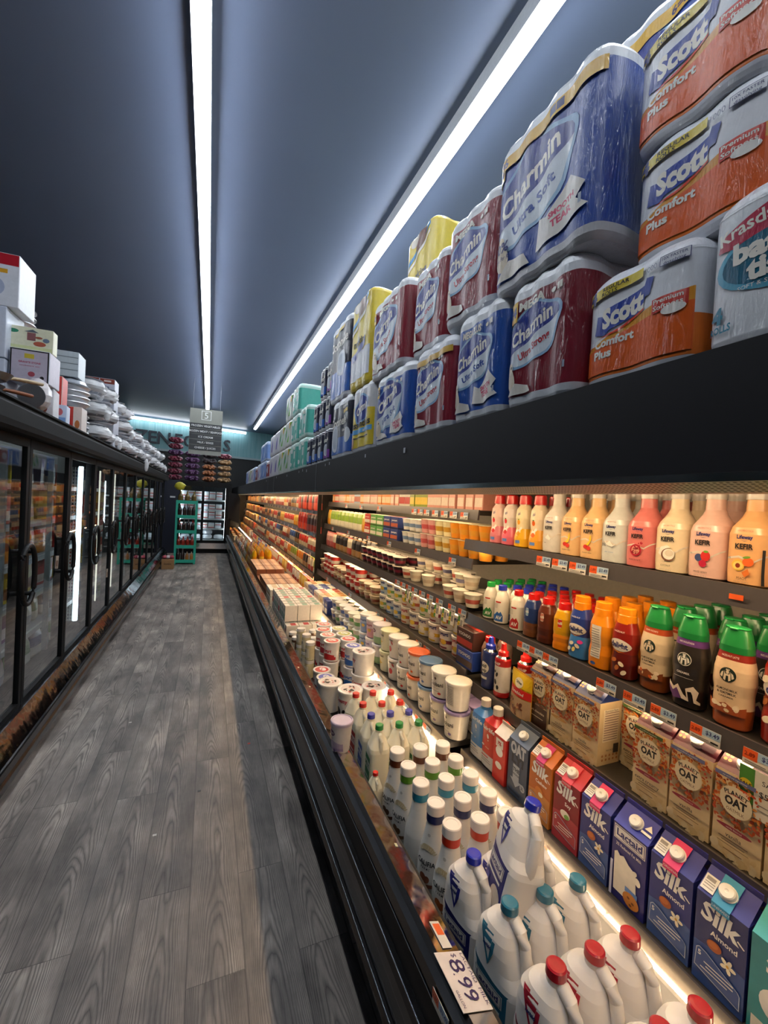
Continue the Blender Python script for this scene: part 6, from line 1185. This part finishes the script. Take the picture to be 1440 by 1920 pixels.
boxy('steak_pan_box', 'box', .235, .07, .135, 'dcdcc0', 'cfcdb0', lambda w, h: [E(-w * .30, h * .78, .026, .011, pr('1f7a5a')), P([(-.02, h * .80), (.02, h * .92), (.05, h * .80)], pr('5a6470')), Q(-.005, h * .45, .035, h * .78, pr('8a5a5c')), E(.05, h * .60, .018, .007, pr('9a5a44')), E(.055, h * .34, .03, .014, pr('b05a44')), E(.085, h * .52, .016, .012, pr('6a7a90')), Q(-w / 2 + .003, .003, w / 2 - .003, h * .2, pr('c9cf9a'))] , 'pale green printed food box on top of the bordered cookware box', -1.00, 3.10, 2.322, -.02, group=BX)
boxy('carton_box', 'box', .085, .16, .165, 'd5d4da', 'dcdce2', lambda w, h: [E(0, h * .35, w * .2, h * .25, pr('8a4a3a'))], 'white carton with brown drop picture below the bordered cookware box', -.935, 3.19, FT, .1, group=BX)
boxy('carton_box', 'box', .07, .10, .115, 'c9d4ea', 'b8c8e4', lambda w, h: [Q(-w / 2 + .003, .003, w / 2 - .003, h * .3, pr('7aa0d8')), E(0, h * .6, w * .25, h * .2, pr('c8606a'))], 'small blue and white carton at the freezer top edge', -.925, 3.42, FT, .05, group=BX)
boxy('carton_box', 'box', .115, .14, .20, 'c8342c', 'd8c0b8', lambda w, h: [Q(-w * .38, h * .1, w * .22, h * .72, pr('b08074'))], 'red carton with a beige panel right of the bordered cookware box', -1.005, 3.55, FT + .125, .05, group=BX)
boxy('carton_box', 'box', .115, .14, .12, 'c4c8d0', 'ccd0d8', lambda w, h: [E(0, h * .5, w * .3, h * .25, pr('9aa4b4'))], 'pale carton supporting the red carton', -1.03, 3.56, FT, 0, group=BX)
boxy('carton_box', 'box', .085, .14, .17, 'ded2cc', 'd8c8c0', lambda w, h: [Q(-w / 2 + .003, .003, -w * .1, h - .003, pr('c0342c')), E(w * .2, h * .25, w * .18, h * .18, pr('b8703c'))], 'white carton with red stripe at the freezer top edge', -.93, 3.80, FT, 0, group=BX)
boxy('carton_box', 'box', .22, .3, .17, 'c4c8d0', 'ccd0d8', lambda w, h: [E(0, h * .5, w * .3, h * .25, pr('9aa4b4'))], 'grey box behind the white carton with red stripe', -1.12, 3.92, FT, 0, group=BX)
def potbox(w, h): return [Q(-w / 2 + .003, h * .68, w / 2 - .003, h - .003, pr('7c3428')), Q(-w * .22, h * .80, w * .25, h * .90, pr('d0c8c4')), E(-w * .18, h * .35, w * .24, h * .24, pr('8a90a8')), E(w * .2, h * .33, w * .25, h * .22, pr('b0b4c4')), E(w * .05, h * .38, w * .1, h * .14, pr('4a5270'))]
for q in range(2):
    for j in range(2): boxy('pot_box', 'box', .135, .20, .165, 'b9bccb', 'c8cddd', potbox, 'brown and grey pot box, %s, %s of the four' % (['lower', 'upper'][q], ['left', 'right'][j]), -1.165 + .138 * j, 5.30, 2.365 + q * .168, 0, group='brown and grey pot boxes')
boxy('carton_box', 'box', .30, .26, .39, 'b8bcc8', 'c0c4d0', lambda w, h: [], 'grey carton under the brown pot boxes', -1.10, 5.30, FT, 0, group=BX)
boxy('carton_box', 'box', .18, .24, .35, 'b4bac8', 'bcc2d0', lambda w, h: [], 'tall grey carton behind the frying pans at the left edge', -1.16, 2.72, FT, 0, group=BX)
# frying pans and rolling pins with wooden handles
wood, wood2, steelm = mat('b8a384', .5), mat('8a5238', .5), mat('7c8088', .3, metal=.8)
def pan(hc):
    b = MB(); b.lathe([(0, .085, steelm), (.004, .095, steelm), (.035, .12, steelm), (.036, .116, mat('2b2d33', .4)), (.006, .092, mat('2b2d33', .4)), (.0055, .002, mat('2b2d33', .4))], 28)
    h = MB(); h.tube([(0, -.11, .03), (0, -.15, .038), (0, -.20, .042), (0, -.29, .044)], [.009, .014, .017, .015], hc, 10, flat=.6)
    return kind('frying_pan', 'pan', [('dish', b), ('handle', h, 0, 'wooden handle')], (.24, .4, .04))
pk1, pk2 = pan(wood), pan(wood2)
put(pk2, -1.02, 2.50, FT, 'lower frying pan with brown wooden handle reaching over the edge at far left', 'frying pans', rz=2.62)
put(pk1, -1.00, 2.53, FT + .058, 'upper frying pan with beige wooden handle reaching over the edge at far left', 'frying pans', rz=2.55, tilt=-.04)
sk = MB(); sk.lathe([(0, .07, mat('4a5058', .4, metal=.6)), (.01, .10, mat('8a9098', .35, metal=.7)), (.035, .105, mat('5a6068', .4, metal=.6)), (.036, .10, mat('3a3e44', .4))], 26)
o = link('saute_pan', sk.mesh('saute_pan')); o.scale = (.62,) * 3; o.location = (-.93, 2.90, FT + .075); o.rotation_euler = (PI / 2 + .15, 0, .7); tag(o, 'grey round pan standing on edge behind the wooden handles', 'pan')
wb_ = MB(); wb_.blob(0, 0, .095, .065, .07, .095, mat('c9c4c8', .3, wrap=.9), 14, 8, .1, 9); o = link('wrapped_ornament', wb_.mesh('wrapped_ornament')); o.location = (-.935, 3.02, FT + .006); tag(o, 'white plastic-wrapped bundle left of the carton with the brown drop', 'bundle')
film = mat('f0f2f6', .25, wrap=1.0).copy(); t = NT(film); b = t.N['Principled BSDF']; o_ = t.N['Material Output']
tr = t.n('ShaderNodeBsdfTransparent', ins={0: (.95, .96, .98, 1)}); mxs = t.n('ShaderNodeMixShader', ins={0: .62, 1: tr.outputs[0], 2: b.outputs[0]}); t.L.new(mxs.outputs[0], o_.inputs[0])
foil = mat('dfe2e8', .35, metal=.3)
def bagged(seed, w=.26, h=.20, hue='c2c6ce'):
    """stack of foil pans in a crumpled clear bag"""
    b = MB(); fm = film; Rr = random.Random(seed)
    b.blob(0, 0, h * .48, w * .60, w * .58, h * .46, fm, 26, 12, .12, seed)
    b.blob(-w * .1, -w * .5, h * .25, w * .12, w * .12, h * .28, fm, 8, 5, .2, seed + 1)
    p = MB()
    for q in range(5): 
        z = h * .10 + q * h * .15; p.lathe([(z, w * .38, foil), (z + .004, w * .42, mat('7c8088', .3, metal=.7)), (z + h * .12, w * .50, foil), (z + h * .125, w * .51, mat('8b6f60' if q == Rr.randint(0, 4) else 'dfe3ea', .3))], 20)
    return kind('bagged_foil_pans', 'bag', [('clear_bag', b), ('foil_pans', p, 0)], (w, w, h))
BGs = [bagged(s_, .24 + .015 * (s_ % 3), .19) for s_ in range(6)]
dp = MB(); pm_ = mat('c9ccd2', .3, metal=.5); dk = mat('2a2c30', .35)
for q in range(4): dp.lathe([(q * .045, .10, pm_), (q * .045 + .03, .125, pm_), (q * .045 + .032, .13, dk if q == 3 else pm_), (q * .045 + .04, .128, pm_)], 24)
dp.blob(0, 0, .185, .115, .115, .05, mat('aab0ba', .12, coat=.8), 20, 6)
DP = kind('serving_dish_stack', 'dish stack', [('dishes', dp)], (.26, .26, .22))
DS = 'stacked serving dishes with clear domes'
for i, (x, y, z) in enumerate([(-1.22, 3.45, 2.50), (-1.25, 3.46, 2.24), (-1.25, 3.46, FT)]): put(DP, x, y, z, 'stack of serving dishes with clear dome behind the pale green box, %s' % ['upper', 'middle', 'lower'][i], DS, rz=.3)
for i, (x, y, z) in enumerate([(-1.08, 4.22, 2.205), (-1.08, 4.22, FT), (-1.36, 4.30, 2.205), (-1.36, 4.30, FT)]): put(DP, x, y, z, 'dish stack between the red carton and the brown pot boxes, %s' % ['upper front', 'lower front', 'upper back', 'lower back'][i], DS, rz=.3 * i)
wb = boxy('carton_box', 'box', .16, .2, .20, 'b9c4cc', 'c9d4dc', lambda w, h: [Q(-w / 2 + .003, h * k, w / 2 - .003, h * k + .008, pr('7a848c')) for k in (.25, .5, .75)], 'pale striped carton on the front dish stack', -1.10, 4.24, 2.44, 0, group=BX)
BAGG = 'crumpled clear bags of foil pans on the freezer top'
i = 0
for y in [4.68 + .34 * k for k in range(17)]:
    for q in range(3 if y < 5.1 else (3 if 5.5 < y < 6.3 else 2)):
        if q and abs(y - 5.3) < .2: continue
        kk = BGs[i % 6]; put(kk, -1.02 + .03 * math.sin(i * 1.7) - .03 * q, y, FT + .012 + q * .205, 'crumpled clear bag of foil pans, %s along the freezer top, %s layer' % (nth(int(round((y - 4.68) / .34))), ORD[q]), BAGG, rz=i * 1.3); i += 1
    if y > 5.5: put(BGs[(i + 3) % 6], -1.36, y, FT + .012, 'crumpled clear bag in the back row, %s along the freezer top' % nth(int(round((y - 4.68) / .34))), BAGG, rz=i * 1.1)
hb = MB(); hb.blob(0, 0, 0, .035, .03, .09, film, 10, 6, .15, 4); 
o = link('plastic_bag', hb.mesh('hanging_bag')); o.location = (-.862, 7.0, 1.93); tag(o, 'crumpled end of a clear bag drooping over the freezer edge', 'bag')

# ---------------------------------------------------------------- inside the freezers
IC = {}
for kn, c1, c2, w, d, h, soft in [('a', '9c4a28', 'd8842c', .17, .06, .20, True), ('b', 'b8302c', 'e0d8d0', .16, .05, .18, False), ('c', '3c5a9c', 'e0e0e0', .17, .06, .19, True), ('d', 'd8b83c', '9a5a2c', .15, .05, .21, False), ('e', '5a8a4c', 'd8d8c8', .17, .06, .18, True), ('f', '6a3a80', 'e0d8e0', .16, .05, .20, False), ('g', 'd8d8dc', '8a9ab0', .18, .06, .17, True)]:
    IC[kn] = packet('frozen_food_pack', 'frozen food', w, d, h, c1, c2, soft=soft, seed=ord(kn))
icn = {'a': 'orange-brown bag', 'b': 'red and white box', 'c': 'blue and white bag', 'd': 'yellow box', 'e': 'green and white bag', 'f': 'purple box', 'g': 'white bag'}
cnt = 0
for lv, z in enumerate([.275, .551, .801, 1.051, 1.301, 1.551]):
    y = 1.9; j = 0
    while y < 6.4:
        kn = R.choice('aabbd' if 2 <= lv <= 4 else ('cefg' if lv < 2 else 'dfcb'))
        if not (4.5 < y < 4.72): put(IC[kn], -1.17 + R.uniform(-.02, .01), y, z, '%s of frozen food, %s along the %s freezer shelf' % (icn[kn], nth(j), ORD[lv]), 'frozen food behind the glass doors', rz=PI / 2 + R.uniform(-.2, .2), tilt=R.uniform(-.05, .05))
        y += .20; j += 1
boxy('yellow_snack_box', 'box', .20, .06, .20, 'dcc81c', 'dcc81c', lambda w, h: [P([(-.08, .03), (-.03, .02), (.0, .17), (-.05, .18)], pr('5a3a2c'))], 'bright yellow box on the top freezer shelf behind the second door', -1.135, 3.30, 1.552, PI / 2)
tagm = MB(); tagm.box(-.03, .03, -.001, .0, -.045, .045, pr('d8c8b8')); art(tagm, [Q(-.024, -.03, .016, .012, pr('8a6a5a')), Q(-.02, -.04, .02, -.034, GY)], map_flat(-.0012))
for i, (y, z) in enumerate([(3.60, 1.02), (5.25, .66)]):
    o = link('door_label', tagm.mesh('door_label')); o.location = (-.965, y, z); o.rotation_euler = (.0, .12, PI / 2); tag(o, 'small beige label stuck on the %s freezer door glass' % ['third', 'fifth'][i], 'label')

# ---------------------------------------------------------------- far end: rack, carton, cooler contents, bags
teal = mat('2fb89c', .5); rk = empty('bottle_rack', (-.44, 10.2, 0)); tag(rk, 'turquoise five-shelf bottle rack standing at the far end', 'rack')
for sx in (-1, 1):
    for sy in (0, .34):
        mb = MB(); mb.box(sx * .195 - .02, sx * .195 + .02, sy - .012, sy + .012, 0, 1.40, teal); link('post', mb.mesh('rack_post'), rk)
RZ = [.06, .38, .71, 1.04, 1.36]
for z in RZ:
    mb = MB(); mb.box(-.195, .195, -.012, .352, z - .015, z, teal); mb.box(-.195, .195, -.016, -.010, z - .03, z + .04, teal); link('shelf', mb.mesh('rack_shelf'), rk)
def simple_bottle(c, cap, r, h):
    b = MB(); m, cm = gl(c), gl(cap); b.lathe([(0, r * .92, m), (.005, r, m), (h * .55, r, m), (h * .75, r * .5, m), (h * .8, r * .35, cm), (h, r * .33, cm)], 14)
    return kind('drink_bottle', 'bottle', [('bottle', b)], (2 * r, 2 * r, h))
SB = [simple_bottle('c8803c', 'd8c8a0', .036, .20), simple_bottle('a83020', 'c8302c', .040, .22), simple_bottle('2a1c1c', '8a8a8a', .042, .27), simple_bottle('201818', 'c02c2c', .042, .25), simple_bottle('6a5a30', '8a7a3c', .052, .24)]
sbn = ['orange', 'red', 'black', 'black red-capped', 'olive brown']
for lv, ks in enumerate([[2, 2, 0, 0], [1, 1, 1, 1], [3, 2, 2, 3], [2, 2, 2, 2], [4, 4, 4]]):
    n = len(ks)
    for j, q in enumerate(ks): put(SB[q], -.44 - .135 + .27 * j / (n - 1), 10.29, RZ[lv] + .001, '%s bottle, %s from left on the %s rack shelf' % (sbn[q], ORD[j], ORD[lv]), 'bottles on the turquoise rack')
yb = MB(); yb.blob(0, 0, .1, .11, .06, .09, mat('c8c03c', .3, wrap=.8), 12, 7, .1, 2); o = link('yellow_bag', yb.mesh('yellow_bag')); o.location = (-.60, 10.33, 1.61); tag(o, 'yellow bag on the top left of the turquoise rack', 'bag')
bx = MB(); bx.box(-.11, .11, -.11, .11, 0, .20, mat('a07a50', .7), .002); art(bx, [T('Domino', 0, .11, .035, pr('4a3020'), bold=.02, w=.13)], map_flat(-.1115))
o = link('cardboard_box', bx.mesh('cardboard_box')); o.location = (-.715, 9.62, .001); tag(o, 'brown cardboard box on the floor left of the turquoise rack', 'box')
for i in range(3):
    sb = MB(); sb.blob(0, 0, .03, .05, .09, .035, mat(['b84a5a', 'd8c8c8', 'a03a4c'][i], .4), 10, 6, .1, i); o = link('small_pack', sb.mesh('small_pack')); o.location = (-.78 + i * .065, 9.62, .207); tag(o, 'red and white pack on the cardboard box, %s from left' % ORD[i], 'pack')
TK = [packet('meat_tray', 'tray', .15, .14, .07, c, c2) for c, c2 in [('d8dce2', 'c86a6a'), ('d8d4d0', 'a83a3a'), ('c8d0dc', 'd8d8dc')]]
for lv, z in enumerate(cools[1:] + [1.42]):
    if lv == 4: break
    for j in range(6):
        for q in range(2 + (lv % 2)):
            put(TK[(j + q + lv) % 3], -.60 + j * .172, 12.29, z + .002 + q * .072, 'packed tray in the far cooler, %s shelf up, %s from left, %s level' % (ORD[lv + 1], ORD[j], ORD[q]), 'packed trays in the far cooler', rz=0)
rb = MB(); rb.lathe([(0, .08, pr('c8d0dc')), (.02, .12, pr('dfe4ec')), (.08, .125, pr('dfe4ec')), (.12, .09, pr('cfd6e0')), (.125, .01, pr('cfd6e0'))], 18); RB = kind('round_white_tub', 'tub', [('tub', rb)], (.25, .25, .125))
for j, (x, q) in enumerate([(-.55, 0), (.0, 0), (.0, 1), (.28, 0), (-.28, 0), (.14, 2)][:5]): put(RB, x, 12.36, .362 + .127 * q, 'round white tub in the bottom of the far cooler, %s' % ['far left', 'middle', 'on top in the middle', 'right', 'left of middle'][j], 'round tubs in the far cooler')
def bagk(c, c2, seed):
    b = MB(); b.blob(0, 0, .075, .19, .16, .078, mat(c, .35, wrap=.8), 16, 7, .06, seed); Rr = random.Random(seed)
    for q in range(14): b.blob(Rr.uniform(-.14, .14), -.13 - Rr.uniform(0, .025), Rr.uniform(.03, .12), .035, .03, .03, mat(c2, .45), 7, 4)
    return kind('produce_bag', 'produce bag', [('bag', b)], (.4, .34, .15))
VB = [bagk('8a3c50', '6a2c3c', 1), bagk('6c4672', '5c3c64', 2), bagk('8c5a40', 'a86a44', 3), bagk('9a7c5a', 'b08a60', 4), bagk('3a3438', '4a4044', 5)]
for j, (x, ks) in enumerate([(-.86, [0, 0, 0, 0, 1, 0, 0]), (-.45, [1, 1, 1, 1, 1]), (-.03, [2, 2, 2, 4, 4]), (.36, [3, 3, 3, 3, 0])]):
    for q, kn in enumerate(ks): put(VB[kn], x, 12.45, 1.90 + q * .162, 'bag of %s on the far cooler, %s column from left, %s layer' % (['red onions', 'purple onions', 'brown potatoes', 'pale potatoes', 'dark produce'][kn], ORD[j], ORD[q]), 'produce bags on top of the far cooler', rz=0)
# floor litter
for i, (x, y, c) in enumerate([(-.42, 3.2, 'd8d4cc'), (-.16, 2.1, 'd8d4cc'), (.30, 2.72, 'd84030'), (.02, 2.35, '1c1a1a')]):
    sc = MB(); sc.box(-.008, .008, -.006, .006, 0, .0012, pr(c)); o = link('floor_scrap', sc.mesh('floor_scrap')); o.location = (x, y, .001); tag(o, '%s scrap on the plank floor, %s from the camera side' % (['pale', 'white', 'red', 'black'][i], ['farthest', 'nearest', 'third', 'second'][i]), 'scrap')
